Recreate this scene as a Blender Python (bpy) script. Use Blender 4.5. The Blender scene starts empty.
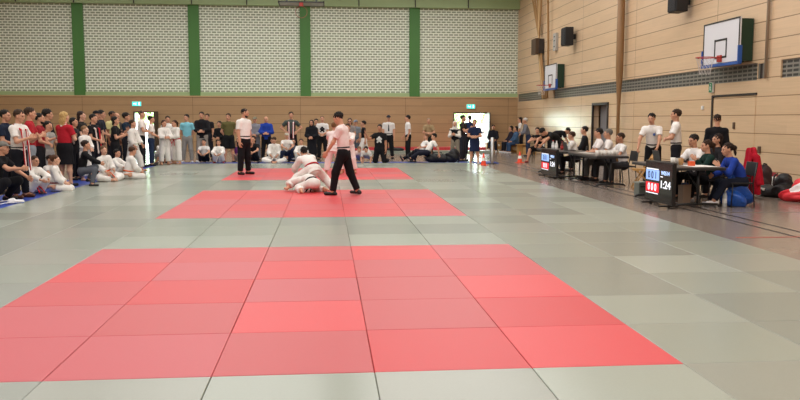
import bpy, math, random
import numpy as np
from mathutils import Vector, Matrix
random.seed(7)
COL = bpy.context.scene.collection
PI = math.pi
MAT_Z = 0.04                       # top of the judo mats above the hall floor
XR, XL, YB, YF, ZC = 12.7, -14.3, 36.6, -8.4, 8.3   # hall walls and ceiling height

# ------------------------------------------------------------------ camera geometry (metres)
CAM = np.array([2.711, -4.845, 1.607]); FPX = 799.9; YAW, PIT, ROLL = .09168, .10044, .001715
_F = np.array([math.sin(YAW)*math.cos(PIT), math.cos(YAW)*math.cos(PIT), -math.sin(PIT)])
_R = np.array([math.cos(YAW), -math.sin(YAW), 0.]); _U = np.cross(_R, _F)
_R2 = _R*math.cos(ROLL)+_U*math.sin(ROLL); _U2 = -_R*math.sin(ROLL)+_U*math.cos(ROLL)
def x_at(px, y, py=150):
    """world X of the photo column px at depth y"""
    d = _F+_R2*(px-400)/FPX+_U2*(200-py)/FPX
    return float(CAM[0]+d[0]*(y-CAM[1])/d[1])
def fl(px, py, z=0.):
    d = _F+_R2*(px-400)/FPX+_U2*(200-py)/FPX
    p = CAM+d*(z-CAM[2])/d[2]
    return float(p[0]), float(p[1])

# ------------------------------------------------------------------ materials
def lin(h):
    h = h.lstrip('#'); o = []
    for i in (0, 2, 4):
        c = int(h[i:i+2], 16)/255
        o.append(c/12.92 if c <= .04045 else ((c+.055)/1.055)**2.4)
    return (*o, 1.)
_MC = {}
def mat(name, col, rough=.6, metal=0., bump=0., bscale=60., spec=.5, coat=0., emit=None, estr=0., vary=0., trans=0.):
    key = (name, col, rough, metal, bump, bscale, emit, estr, vary, trans)
    if key in _MC: return _MC[key]
    m = bpy.data.materials.new(name); m.use_nodes = True
    nt = m.node_tree; b = nt.nodes['Principled BSDF']
    b.inputs['Base Color'].default_value = lin(col); b.inputs['Roughness'].default_value = rough
    b.inputs['Metallic'].default_value = metal; b.inputs['Specular IOR Level'].default_value = spec
    b.inputs['Coat Weight'].default_value = coat
    if trans: b.inputs['Transmission Weight'].default_value = trans
    if emit:
        b.inputs['Emission Color'].default_value = lin(emit); b.inputs['Emission Strength'].default_value = estr
    if bump or vary:
        tc = nt.nodes.new('ShaderNodeTexCoord'); n = nt.nodes.new('ShaderNodeTexNoise')
        n.inputs['Scale'].default_value = bscale; n.inputs['Detail'].default_value = 3
        nt.links.new(tc.outputs['Object'], n.inputs['Vector'])
        if bump:
            bp = nt.nodes.new('ShaderNodeBump'); bp.inputs['Strength'].default_value = bump; bp.inputs['Distance'].default_value = .02
            nt.links.new(n.outputs['Fac'], bp.inputs['Height']); nt.links.new(bp.outputs['Normal'], b.inputs['Normal'])
        if vary:
            hs = nt.nodes.new('ShaderNodeHueSaturation'); hs.inputs['Color'].default_value = lin(col)
            mr = nt.nodes.new('ShaderNodeMapRange'); mr.inputs['To Min'].default_value = 1-vary; mr.inputs['To Max'].default_value = 1+vary
            nt.links.new(n.outputs['Fac'], mr.inputs['Value']); nt.links.new(mr.outputs['Result'], hs.inputs['Value'])
            nt.links.new(hs.outputs['Color'], b.inputs['Base Color'])
    _MC[key] = m
    return m
def cloth(col): return mat('cloth_'+col.strip('#'), col, .88, bump=.5, bscale=16, spec=.25, vary=.08)
def skinm(col): return mat('skin_'+col.strip('#'), col, .55, spec=.35)
def hairm(col): return mat('hair_'+col.strip('#'), col, .6, bump=.8, bscale=120, spec=.3)

def masonry(name, c1, c2, cm, bw, rh, mortar, axes, rough=.6, offset=.5, grain=0., bump=.4, smooth=.1, shift=(0, 0), inv=False, spec=.5, tint=None):
    """a material laid out in courses on the wall plane given by axes ('X','Z') etc., in metres"""
    m = bpy.data.materials.new(name); m.use_nodes = True; nt = m.node_tree; N, L = nt.nodes, nt.links
    b = N['Principled BSDF']; b.inputs['Roughness'].default_value = rough; b.inputs['Specular IOR Level'].default_value = spec
    tc = N.new('ShaderNodeTexCoord'); sp = N.new('ShaderNodeSeparateXYZ'); cb = N.new('ShaderNodeCombineXYZ')
    L.new(tc.outputs['Object'], sp.inputs['Vector'])
    ad = []
    for k in (0, 1):
        a = N.new('ShaderNodeMath'); a.operation = 'ADD'; a.inputs[1].default_value = shift[k]
        L.new(sp.outputs[axes[k]], a.inputs[0]); ad.append(a); L.new(a.outputs[0], cb.inputs[k])
    t = N.new('ShaderNodeTexBrick'); L.new(cb.outputs[0], t.inputs['Vector'])
    t.inputs['Scale'].default_value = 1; t.inputs['Brick Width'].default_value = bw; t.inputs['Row Height'].default_value = rh
    t.inputs['Mortar Size'].default_value = mortar; t.inputs['Mortar Smooth'].default_value = smooth; t.offset = offset
    t.inputs['Color1'].default_value = lin(c1); t.inputs['Color2'].default_value = lin(c2); t.inputs['Mortar'].default_value = lin(cm)
    out = t.outputs['Color']
    if grain:
        mp = N.new('ShaderNodeMapping'); mp.inputs['Scale'].default_value = (.35, 9, 1); L.new(cb.outputs[0], mp.inputs['Vector'])
        n = N.new('ShaderNodeTexNoise'); n.inputs['Scale'].default_value = 3.; n.inputs['Detail'].default_value = 5; L.new(mp.outputs[0], n.inputs['Vector'])
        t2 = N.new('ShaderNodeTexBrick'); L.new(cb.outputs[0], t2.inputs['Vector'])     # the veneer leaves inside a panel
        t2.inputs['Scale'].default_value = 1; t2.inputs['Brick Width'].default_value = 1.37; t2.inputs['Row Height'].default_value = rh/2
        t2.inputs['Mortar Size'].default_value = 0; t2.inputs['Color1'].default_value = (.2, .2, .2, 1); t2.inputs['Color2'].default_value = (.8, .8, .8, 1)
        mx = N.new('ShaderNodeMath'); mx.operation = 'ADD'; L.new(n.outputs['Fac'], mx.inputs[0]); 
        sc = N.new('ShaderNodeMath'); sc.operation = 'MULTIPLY'; sc.inputs[1].default_value = .45; L.new(t2.outputs['Color'], sc.inputs[0]); L.new(sc.outputs[0], mx.inputs[1])
        mr = N.new('ShaderNodeMapRange'); mr.inputs['From Min'].default_value = .4; mr.inputs['From Max'].default_value = 1.1
        mr.inputs['To Min'].default_value = 1-grain; mr.inputs['To Max'].default_value = 1+grain; L.new(mx.outputs[0], mr.inputs['Value'])
        hs = N.new('ShaderNodeHueSaturation'); L.new(out, hs.inputs['Color']); L.new(mr.outputs[0], hs.inputs['Value']); out = hs.outputs['Color']
    L.new(out, b.inputs['Base Color'])
    if bump:
        bp = N.new('ShaderNodeBump'); bp.inputs['Strength'].default_value = bump; bp.inputs['Distance'].default_value = .02; bp.invert = not inv
        L.new(t.outputs['Fac'], bp.inputs['Height']); L.new(bp.outputs['Normal'], b.inputs['Normal'])
    return m

# ------------------------------------------------------------------ mesh helpers
class MB:
    """collects shapes into one mesh"""
    def __init__(s): s.v = []; s.f = []; s.mi = []; s.m = 0
    def add(s, vs, fs):
        o = len(s.v); s.v += [tuple(v) for v in vs]; s.f += [tuple(i+o for i in f) for f in fs]; s.mi += [s.m]*len(fs); return s
    def box(s, c, d, rot=None):
        x, y, z = (k/2 for k in d)
        vs = [Vector(p) for p in ((-x,-y,-z),(x,-y,-z),(x,y,-z),(-x,y,-z),(-x,-y,z),(x,-y,z),(x,y,z),(-x,y,z))]
        if rot is not None: vs = [rot @ v for v in vs]
        return s.add([v+Vector(c) for v in vs], [(0,3,2,1),(4,5,6,7),(0,1,5,4),(1,2,6,5),(2,3,7,6),(3,0,4,7)])
    def bar(s, a, b, w, t, up=(0,0,1)):
        a, b = Vector(a), Vector(b); d = (b-a); l = d.length; d.normalize(); u = Vector(up)
        if abs(d.dot(u)) > .98: u = Vector((0,1,0))
        n = d.cross(u).normalized(); k = n.cross(d).normalized()
        r = Matrix((d, n, k)).transposed()
        return s.box((a+b)/2, (l, w, t), r)
    def tube(s, pts, r, n=10, closed=False, caps=True):
        pts = [Vector(p) for p in pts]; m = len(pts); rs = r if isinstance(r, (list, tuple)) else [r]*m
        vs, fs = [], []; prev = None
        for i, p in enumerate(pts):
            if closed: d = pts[(i+1) % m]-pts[i-1]
            else: d = pts[min(i+1, m-1)]-pts[max(i-1, 0)]
            d.normalize()
            if prev is None:
                u = Vector((0,0,1)) if abs(d.z) < .9 else Vector((1,0,0)); u = (u-d*u.dot(d)).normalized()
            else: u = (prev-d*prev.dot(d)).normalized()
            prev = u; w = d.cross(u)
            for k in range(n):
                a = 2*PI*k/n; vs.append(p+(u*math.cos(a)+w*math.sin(a))*rs[i])
        for i in range(m if closed else m-1):
            j = (i+1) % m
            for k in range(n): fs.append((i*n+k, i*n+(k+1) % n, j*n+(k+1) % n, j*n+k))
        if caps and not closed: fs += [tuple(range(n-1, -1, -1)), tuple((m-1)*n+k for k in range(n))]
        return s.add(vs, fs)
    def lathe(s, prof, c=(0,0,0), n=20, cap=True):
        vs, fs = [], []; m = len(prof)
        for r, z in prof:
            for k in range(n):
                a = 2*PI*k/n; vs.append((c[0]+r*math.cos(a), c[1]+r*math.sin(a), c[2]+z))
        for i in range(m-1):
            for k in range(n): fs.append((i*n+k, i*n+(k+1) % n, (i+1)*n+(k+1) % n, (i+1)*n+k))
        if cap: fs += [tuple(range(n-1, -1, -1)), tuple((m-1)*n+k for k in range(n))]
        return s.add(vs, fs)
    def build(s, name, ms, parent=None, smooth=False, bevel=0., loc=None, rz=0.):
        me = bpy.data.meshes.new(name); me.from_pydata(s.v, [], s.f)
        for m in (ms if isinstance(ms, (list, tuple)) else [ms]): me.materials.append(m)
        me.polygons.foreach_set('material_index', s.mi)
        if smooth: me.polygons.foreach_set('use_smooth', [True]*len(me.polygons))
        me.update()
        o = bpy.data.objects.new(name, me); COL.objects.link(o)
        if parent is not None: o.parent = parent
        if loc is not None: o.location = loc
        o.rotation_euler.z = rz
        if bevel:
            bm = o.modifiers.new('edge', 'BEVEL'); bm.width = bevel; bm.segments = 2; bm.limit_method = 'ANGLE'
        return o
def tag(o, label=None, cat=None, group=None, kind=None):
    if label: o['label'] = label
    if cat: o['category'] = cat
    if group: o['group'] = group
    if kind: o['kind'] = kind
    return o
def empty(name, loc, rz, label, cat, group=None):
    o = bpy.data.objects.new(name, None); COL.objects.link(o); o.location = loc; o.rotation_euler.z = rz; o.empty_display_size = .2
    return tag(o, label, cat, group)
def dup(o, parent=None):
    c = o.copy(); COL.objects.link(c)
    if parent is not None: c.parent = parent
    for ch in [x for x in bpy.data.objects if x.parent == o]:
        d = ch.copy(); COL.objects.link(d); d.parent = c
        for g in [x for x in bpy.data.objects if x.parent == ch]:
            e = g.copy(); COL.objects.link(e); e.parent = d
    return c
def structure(name, mb, ms, **k):
    return tag(mb.build(name, ms, **k), kind='structure')
_FONT = {}
def lettering(txt, size, depth=.004):
    """the outline of some writing as (verts, faces), centred, in the local XZ plane facing -Y"""
    cu = bpy.data.curves.new('lettering', 'FONT'); cu.body = txt; cu.size = size; cu.extrude = depth; cu.align_x = 'CENTER'; cu.align_y = 'CENTER'
    cu.offset = size*.012
    o = bpy.data.objects.new('lettering', cu); COL.objects.link(o)
    dg = bpy.context.evaluated_depsgraph_get(); me = bpy.data.meshes.new_from_object(o.evaluated_get(dg))
    vs = [(v.co.x, -v.co.z, v.co.y) for v in me.vertices]; fs = [tuple(p.vertices) for p in me.polygons]
    bpy.data.objects.remove(o); bpy.data.curves.remove(cu); bpy.data.meshes.remove(me)
    return vs, fs

# ------------------------------------------------------------------ the hall
M_timber = masonry('timber_panels', '#b3926c', '#ad8c66', '#83664a', 5.4, .46, .012, ('X', 'Z'), rough=.42, offset=0, grain=.10, bump=.3, shift=(4.0, 0))
M_panel = masonry('birch_panels', '#dcbf9d', '#d6b894', '#8f7355', 5.45, .425, .011, ('Y', 'Z'), rough=.4, offset=0, grain=.085, bump=.3, shift=(1.2, -.02))
M_lacq = masonry('lacquered_birch_panels', '#dcbf9d', '#d6b894', '#94785a', 5.45, .425, .010, ('Y', 'Z'), rough=.27, offset=0, grain=.085, bump=.2, shift=(1.2, -.02))
M_brick = masonry('perforated_white_brick', '#939c86', '#a4ad97', '#f2f7e8', .262, .128, .028, ('X', 'Z'), rough=.75, offset=.5, bump=.5, smooth=.25, inv=True)
M_vent = masonry('perforated_grey_brick', '#2c2d2c', '#3a3b39', '#85827a', .235, .098, .022, ('Y', 'Z'), rough=.35, offset=0, bump=.6, smooth=.1, inv=True, shift=(0, -2.53))
M_green = mat('green_paint', '#457a38', .55, vary=.05, bscale=3)
M_pale = mat('pale_green_paint', '#a2b987', .5, vary=.06, bscale=2)
M_lino = mat('hall_floor_linoleum', '#8a7e75', .2, bump=.02, bscale=9, spec=.5, vary=.05)
M_white = mat('white_paint', '#e9e9e4', .5)
M_black = mat('black_metal', '#16171a', .4)
M_dark = mat('dark_frame', '#2b2421', .45)
M_steel = mat('brushed_steel', '#b9bcbe', .3, metal=1.)
M_ceil = mat('ceiling_board', '#a5a294', .8)

b = MB().box((-.8, 14.1, -.1), (29.4, 47.4, .2)); structure('floor', b, M_lino)
b = MB().box((-.8, 14.1, ZC+.15), (29.4, 47.4, .3)); structure('ceiling', b, M_ceil)
b = MB().box((XL-.2, 14.1, ZC/2), (.4, 46.6, ZC)); structure('wall_left', b, M_timber)
b = MB().box((-.8, YF-.2, ZC/2), (29.4, .4, ZC)); structure('wall_front', b, M_timber)
# wall_back: timber to 2.75 m with two doorways, painted rails and pillars, panels of perforated white brick
DL, DR, DH = (-6.92, -5.72), (9.30, 11.08), 1.98
TZ = 2.73
b = MB()
for x0, x1 in ((XL, DL[0]), (DL[1], DR[0]), (DR[1], XR+.4)): b.box(((x0+x1)/2, YB+.2, TZ/2), (x1-x0, .4, TZ))
for x0, x1 in (DL, DR): b.box(((x0+x1)/2, YB+.2, (DH+TZ)/2), (x1-x0, .4, TZ-DH))
wb = structure('wall_back', b, M_timber)
structure('trim_1', MB().box((-.8, YB+.18, TZ+.02), (27., .44, .05)), mat('pale_timber_edge', '#c9ab80', .5))
structure('trim_2', MB().box((-.8, YB+.22, TZ+.13), (27., .36, .2)), M_pale)
PX = [-14.9, -9.50, -3.87, 1.68, 7.27, 12.7+.35]
for i in range(5):
    x0, x1 = PX[i]+.24, PX[i+1]-.24
    structure('wall_back_brick_panel', MB().box(((x0+x1)/2, YB+.27, (TZ+.23+7.28)/2), (x1-x0, .26, 7.28-TZ-.23)), M_brick)
for i in range(1, 5):
    structure('pillar', MB().box((PX[i], YB+.225, (TZ+.05+7.3)/2), (.53, .43, 7.3-TZ-.05)), M_green, bevel=.01)
bm_ = MB().box((-.8, YB+.12, 7.28+(ZC-7.28)/2), (27., .6, ZC-7.28)); structure('beam', bm_, M_pale)
for i, x in enumerate((-12.3, -9.57, -6.7, -3.90, -1.2, 1.68, 4.4, 7.27, 10.)):
    structure('trim_%d' % (3+i), MB().box((x, YB-.2, 7.78), (.05, .06, 1.)), M_dark)
# wall_right: lacquered panels below, a band of perforated grey brick, panels above; two doors
D1, D2 = (22.93, 24.66), (13.08, 15.2)
b = MB()
for y0, y1 in ((YF, D1[0]), (D1[1], YB+.4)): b.box((XR+.2, (y0+y1)/2, 1.265), (.4, y1-y0, 2.53))
b.box((XR+.2, sum(D1)/2, (2.23+2.53)/2), (.4, D1[1]-D1[0], .3))
b.box((XR+.85, sum(D1)/2, 1.27), (.4, 2.6, 2.54))
b.box((XR+.55, sum(D1)/2, 2.42), (.6, 2.6, .3)); b.box((XR+.55, D1[0]-.2, 1.2), (.6, .4, 2.4)); b.box((XR+.55, D1[1]+.2, 1.2), (.6, .4, 2.4))
structure('wall_right', b, M_lacq)
b = MB()
VENTS = ((31.25, 36.58), (13.12, 29.9), (1.0, 12.15))
edges = [YF]+[e for v in sorted(VENTS) for e in v]+[YB+.4]
for k in range(0, len(edges), 2):
    if edges[k+1] > edges[k]: b.box((XR+.2, (edges[k]+edges[k+1])/2, 2.73), (.4, edges[k+1]-edges[k], .4))
structure('wall_right_band', b, M_lacq)
for y0, y1 in VENTS:
    structure('wall_right_vent_panel', MB().box((XR+.24, (y0+y1)/2, 2.73), (.4, y1-y0, .4)), M_vent)
structure('wall_right_upper', MB().box((XR+.2, (YF+YB+.4)/2, (2.93+ZC)/2), (.4, YB+.4-YF, ZC-2.93)), M_panel)
structure('trim_20', MB().box((XR-.005, 12.88, 2.73), (.02, .34, .34)), M_dark)
for i, (y, x) in enumerate(((12.97, .03), (12.8, .02))):
    structure('trim_%d' % (21+i), MB().box((XR-.02, y, 2.73), (.03, .05, .34)), mat('grey_steel', '#8c8880', .4, metal=.6))

def doorframe_y(name, y0, y1, h, w, leaf, leafcol, depth):
    d = MB()
    for y in (y0+w/2, y1-w/2): d.box((XR-.01, y, h/2), (.07, w, h))
    d.box((XR-.01, (y0+y1)/2, h-w/2), (.07, y1-y0, w))
    f = structure(name, d, M_dark, bevel=.006)
    l = MB().box((XR+depth, (y0+y1)/2+leaf, (h-w)/2), (.05, y1-y0-2*w, h-w-.01)).build('door_leaf', leafcol, f)
    hd = MB().tube([(XR+depth-.03, y0+.3, 1.05), (XR+depth-.08, y0+.3, 1.05), (XR+depth-.08, y0+.42, 1.05)], .012).build('door_handle', M_steel, l)
doorframe_y('door_1', D1[0], D1[1], 2.23, .09, .0, mat('grey_door_leaf', '#85858a', .35), .3)
d = MB().box((XR-.012, D2[1], 1.115), (.05, .07, 2.23)).box((XR-.012, (D2[0]+D2[1])/2, 2.215), (.05, D2[1]-D2[0], .05))
f = structure('door_2', d, M_dark)
MB().box((XR-.004, (D2[0]+D2[1])/2, 1.09), (.02, D2[1]-D2[0]-.07, 2.16)).build('door_leaf', M_lacq, f)
MB().tube([(XR-.02, 14.9, 1.05), (XR-.06, 14.9, 1.05), (XR-.06, 14.75, 1.05)], .012).build('door_handle', M_steel, f)
for nm, (x0, x1) in (('door_3', DL), ('door_4', DR)):
    d = MB()
    for x in (x0+.03, x1-.03): d.box((x, YB+.1, DH/2), (.06, .3, DH))
    d.box(((x0+x1)/2, YB+.1, DH-.03), (x1-x0, .3, .06))
    f = structure(nm, d, M_dark)
    l = MB().box((x1-.02, YB-.42, DH/2), (.06, .9, DH-.04)).build('door_leaf', mat('dark_door_leaf', '#33302e', .4), f)
    MB().tube([(x1-.05, YB-.75, 1.05), (x1-.1, YB-.75, 1.05), (x1-.1, YB-.62, 1.05)], .012).build('door_handle', M_steel, l)
structure('trim_23', MB().box((-.8, YB-.012, .05), (26.9, .024, .1)).box((XR-.012, 14, .05), (.024, 44, .1)), mat('skirting', '#8d7353', .5)) if False else None

# court lines taped on the hall floor
M_line = mat('black_court_line', '#1d1d1f', .4); M_rline = mat('red_court_line', '#a8483c', .4)
structure('floor_marking_1', MB().box((9.17, 14, .0015), (.05, 44, .003)), M_line)
structure('floor_marking_2', MB().box((9.5, 14, .0015), (.05, 44, .003)), M_line)
structure('floor_marking_3', MB().box((10.45, 5.55, .0016), (4.3, .05, .0032)), M_rline)
structure('floor_marking_4', MB().box((11., 8.4, .0016), (3.2, .04, .0032)), mat('grey_court_line', '#6f6660', .4))
structure('floor_marking_5', MB().box((8.75, 29.8, .0016), (7.7, .05, .0032)), M_line)

# ------------------------------------------------------------------ judo mats
ORD = ['first', 'second', 'third', 'fourth', 'fifth', 'sixth', 'seventh', 'eighth', 'ninth', 'tenth', 'eleventh']
def matmesh(w, d, z0, z1, m, name):
    e = .004; x, y = w/2, d/2
    mb = MB()
    vs = [(-x,-y,z0),(x,-y,z0),(x,y,z0),(-x,y,z0),(-x,-y,z1-e),(x,-y,z1-e),(x,y,z1-e),(-x,y,z1-e),(-x+e,-y+e,z1),(x-e,-y+e,z1),(x-e,y-e,z1),(-x+e,y-e,z1)]
    fs = [(0,3,2,1)]+[(i,(i+1)%4,4+(i+1)%4,4+i) for i in range(4)]+[(4+i,4+(i+1)%4,8+(i+1)%4,8+i) for i in range(4)]+[(8,9,10,11)]
    me = bpy.data.meshes.new(name); me.from_pydata(vs, [], fs); me.materials.append(m); return me
def matvinyl(name, col, r):
    m = mat(name, col, r, bump=.02, bscale=70, spec=.5, vary=.035)
    return m
REDS = ['#cb4146', '#c4444a', '#cf3a40', '#bf494e', '#d54046', '#ca363c', '#c24f57']
GREYS = ['#979e92', '#92998d', '#9ba296', '#8e948a', '#969a8f', '#8b9187', '#a3aa9e']
red_me = [matmesh(.9965, .9965, 0, MAT_Z, matvinyl('red_mat_vinyl', c, .42), 'judo_mat_red') for c in REDS]
grey_me = [matmesh(.9965, .9965, 0, MAT_Z, matvinyl('grey_mat_vinyl', c, .23+.015*(i % 3)), 'judo_mat_grey') for i, c in enumerate(GREYS)]
SQ = [(0, 'nearest'), (8, 'middle'), (16, 'rear')]
FRONT = {(1, 0): 6, (2, 0): 3, (3, 0): 5, (4, 0): 4, (0, 0): 6, (2, 1): 4, (1, 1): 3, (3, 1): 3, (4, 1): 5, (0, 1): 6, (2, 2): 6, (1, 2): 5, (3, 2): 3, (4, 2): 4, (2, 3): 2, (1, 3): 6, (3, 3): 3, (4, 3): 1, (2, 4): 3, (3, 4): 2, (4, 4): 6, (1, 4): 1}
rnd = random.Random(3)
for c in range(-3, 8):
    for r in range(-3, 24):
        sq = [(s, n) for s, n in SQ if 0 <= c <= 4 and s <= r < s+5]
        k = rnd.randrange(7)
        if sq:
            s, n = sq[0]; me = red_me[FRONT.get((c, r), k)]
            lab = 'red judo mat of the %s red square, %s row, %s from left' % (n, ORD[r-s], ORD[c])
        else:
            me = grey_me[k]
            rr = '%s row' % ORD[-r-1] if r < 0 else None
            n_ = ('nearest', 'middle', 'rear')[max(0, r)//8]; q = max(0, r) % 8
            where = 'in front of the nearest red square, %s row' % ORD[-r-1] if r < 0 else ('level with the %s red square, %s row' % (n_, ORD[q]) if q < 5 else 'behind the %s red square, %s row' % (n_, ORD[q-5]))
            lab = 'grey judo mat %s, %s column' % (where, ORD[c+3])
        o = bpy.data.objects.new('judo_mat', me); COL.objects.link(o)
        o.location = (c+.5+rnd.uniform(-.0012, .0012), r+.5+rnd.uniform(-.0012, .0012), rnd.uniform(0, .0015)); o.rotation_euler.z = rnd.choice((0, PI))+rnd.uniform(-.0006, .0006)
        tag(o, lab, 'judo mat', 'red judo mats' if sq else 'grey judo mats')
M_blue = matvinyl('blue_gym_mat', '#1f3f9a', .45)
bl_me = matmesh(.97, 1.96, 0, .03, M_blue, 'blue_mat')
for i in range(7):
    o = bpy.data.objects.new('gym_mat', bl_me); COL.objects.link(o); o.location = (-3.5, 10.1+2*i, 0)
    tag(o, 'blue gym mat along the spectators\' side of the grey mats, %s from the front' % ORD[i], 'gym mat', 'blue gym mats along the side')
for i in range(6):
    o = bpy.data.objects.new('gym_mat', bl_me); COL.objects.link(o); o.location = (-1.95+2*i-.02, 24.5, 0); o.rotation_euler.z = PI/2
    tag(o, 'blue gym mat under the row of seated children at the back, %s from left' % ORD[i], 'gym mat', 'blue gym mats along the back')
# spare mats piled along the back wall: grey in front, red behind
sp_g = matmesh(.99, .99, 0, .04, matvinyl('grey_mat_vinyl', GREYS[1], .4), 'spare_grey'); sp_r = matmesh(.99, .99, 0, .04, red_me[0].materials[0], 'spare_red')
for k in range(8):
    for lv in range(3):
        o = bpy.data.objects.new('judo_mat', sp_g); COL.objects.link(o); o.location = (3.1+k*1.0, 33.1, .041*lv)
        tag(o, 'spare grey mat piled near the back wall, %s pile from left, %s of pile' % (ORD[k], ('bottom', 'middle', 'top')[lv]), 'judo mat', 'spare grey mats')
    for lv in range(5):
        o = bpy.data.objects.new('judo_mat', sp_r); COL.objects.link(o); o.location = (3.6+k*1.0-.3, 35.9, .041*lv)
        tag(o, 'spare red mat piled against the back wall, %s pile from left, %s layer up' % (ORD[k], ORD[lv]), 'judo mat', 'spare red mats')

# ------------------------------------------------------------------ outside, seen through the doors
M_pave = mat('outside_paving', '#c9c4ba', .8, vary=.05, bscale=3)
structure('outside_ground', MB().box((2, 47.1, -.12), (40, 20, .2)), M_pave)
M_leaf = [mat('leaves', c, .6, vary=.25, bscale=9) for c in ('#8fb86a', '#a3c67c', '#7ba85c')]
M_bark = mat('bark', '#6a5542', .9, bump=.6, bscale=20)
def tree(x, y, h, r, label, seed):
    rn = random.Random(seed); root = empty('tree', (x, y, -.02), 0, label, 'tree', 'trees outside the doors')
    MB().tube([(0, 0, 0), (.03, 0, h*.3), (-.03, .04, h*.62)], [.13, .1, .05], 8).build('trunk', M_bark, root, True)
    mb = MB()
    for i in range(900):
        th = rn.uniform(0, 2*PI); u = rn.uniform(-1, 1); q = r*rn.uniform(.55, 1)
        p = Vector((math.cos(th)*math.sqrt(1-u*u)*q, math.sin(th)*math.sqrt(1-u*u)*q, h*.62+u*q*h*.42/r))
        if p.z < .25: continue
        s = rn.uniform(.12, .26); a = Vector((rn.gauss(0, 1), rn.gauss(0, 1), rn.gauss(0, 1))).normalized(); c = a.orthogonal().normalized(); d = a.cross(c)
        mb.m = rn.randrange(3); mb.add([p-c*s, p+d*s*.5, p+c*s, p-d*s*.5, p+a*s*.12], [(0, 1, 4), (1, 2, 4), (2, 3, 4), (3, 0, 4)])
    mb.build('foliage', M_leaf, root)
for i, (x, y, h, r, lab) in enumerate(((-9.9, 41.5, 3.6, 1.3, 'green tree outside the doorway behind the standing spectators'), (-7.2, 45.2, 4.4, 1.6, 'taller green tree set back outside the spectators\' doorway'),
        (10.6, 46.2, 4.2, 1.5, 'green tree seen through the open far doorway, nearest its pillar side'), (14.0, 46.4, 3.8, 1.5, 'green tree seen through the far doorway above the person in white'), (17.4, 46.2, 4.4, 1.6, 'green tree outside beyond the far doorway\'s dark leaf'))):
    tree(x, y, h, r, lab, i)
hb = random.Random(5); mb = MB()
for i in range(1600):
    p = Vector((hb.uniform(-12, 20), 49+hb.uniform(-.5, .5), hb.uniform(.05, 2.2)))
    s = hb.uniform(.15, .3); a = Vector((hb.gauss(0, 1), hb.gauss(0, 1), hb.gauss(0, 1))).normalized(); c = a.orthogonal().normalized(); d = a.cross(c)
    mb.m = hb.randrange(3); mb.add([p-c*s, p+d*s*.5, p+c*s, p-d*s*.5, p+a*s*.12], [(0, 1, 4), (1, 2, 4), (2, 3, 4), (3, 0, 4)])
tag(mb.build('hedge', M_leaf), 'long green hedge across the yard seen through the open doorways', 'hedge')

# ------------------------------------------------------------------ signs
def exit_sign(loc, rz, w, h, label, bright):
    e = empty('exit_sign', loc, rz, label, 'exit sign')
    g = mat('exit_green_lit', '#35b7a4' if bright else '#1d7a4a', .4, emit='#3fd0c0' if bright else None, estr=1.3 if bright else 0.); wlt = mat('exit_white_lit', '#ffffff', .4, emit='#e8ffff' if bright else None, estr=1.6 if bright else 0.)
    MB().box((0, .03, 0), (w, .06, h)).build('housing', M_white, e, bevel=.006)
    MB().box((0, -.004, 0), (w*.94, .008, h*.92)).build('panel', g, e)
    m = MB(); k = h
    if w > h:
        m.box((.27*w, -.01, 0), (.12*w, .004, .62*k)); ox = -.06*w
        m.add([(-.36*w, -.012, 0), (-.24*w, -.012, .2*k), (-.24*w, -.012, -.2*k)], [(0, 2, 1)]).bar((-.26*w, -.01, 0), (-.16*w, -.01, 0), .004, .1*k)
    else: ox = 0
    def P(x, z): return (ox+x*k, -.01, z*k)
    m.bar(P(.0, .12), P(-.03, -.08), .004, .13*k).bar(P(0, .1), P(.13, .0), .004, .05*k).bar(P(0, .1), P(-.14, .04), .004, .05*k)
    m.bar(P(-.02, -.08), P(.12, -.2), .004, .06*k).bar(P(.12, -.2), P(.1, -.34), .004, .05*k).bar(P(-.03, -.08), P(-.1, -.22), .004, .06*k).bar(P(-.1, -.22), P(-.2, -.26), .004, .05*k)
    m.lathe([(0.001, -.002), (.06*k, -.002), (.06*k, .002), (.001, .002)], (0, 0, 0), 12)
    n = 4*12; q = [Vector(v) for v in m.v[-n:]]; m.v[-n:] = [tuple((ox+.03*k+v.x, -.01+v.z, .27*k+v.y)) for v in q]
    m.build('pictogram', wlt, e)
exit_sign((-6.74, YB-.07, 2.36), 0, .46, .23, 'lit turquoise exit sign above the doorway behind the spectators', True)
exit_sign((10.21, YB-.07, 2.28), 0, .46, .23, 'lit turquoise exit sign above the open far doorway', True)
exit_sign((XR-.07, 15.24, 2.44), -PI/2, .17, .26, 'small green exit sign on the panelled wall above the flush door', False)

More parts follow.
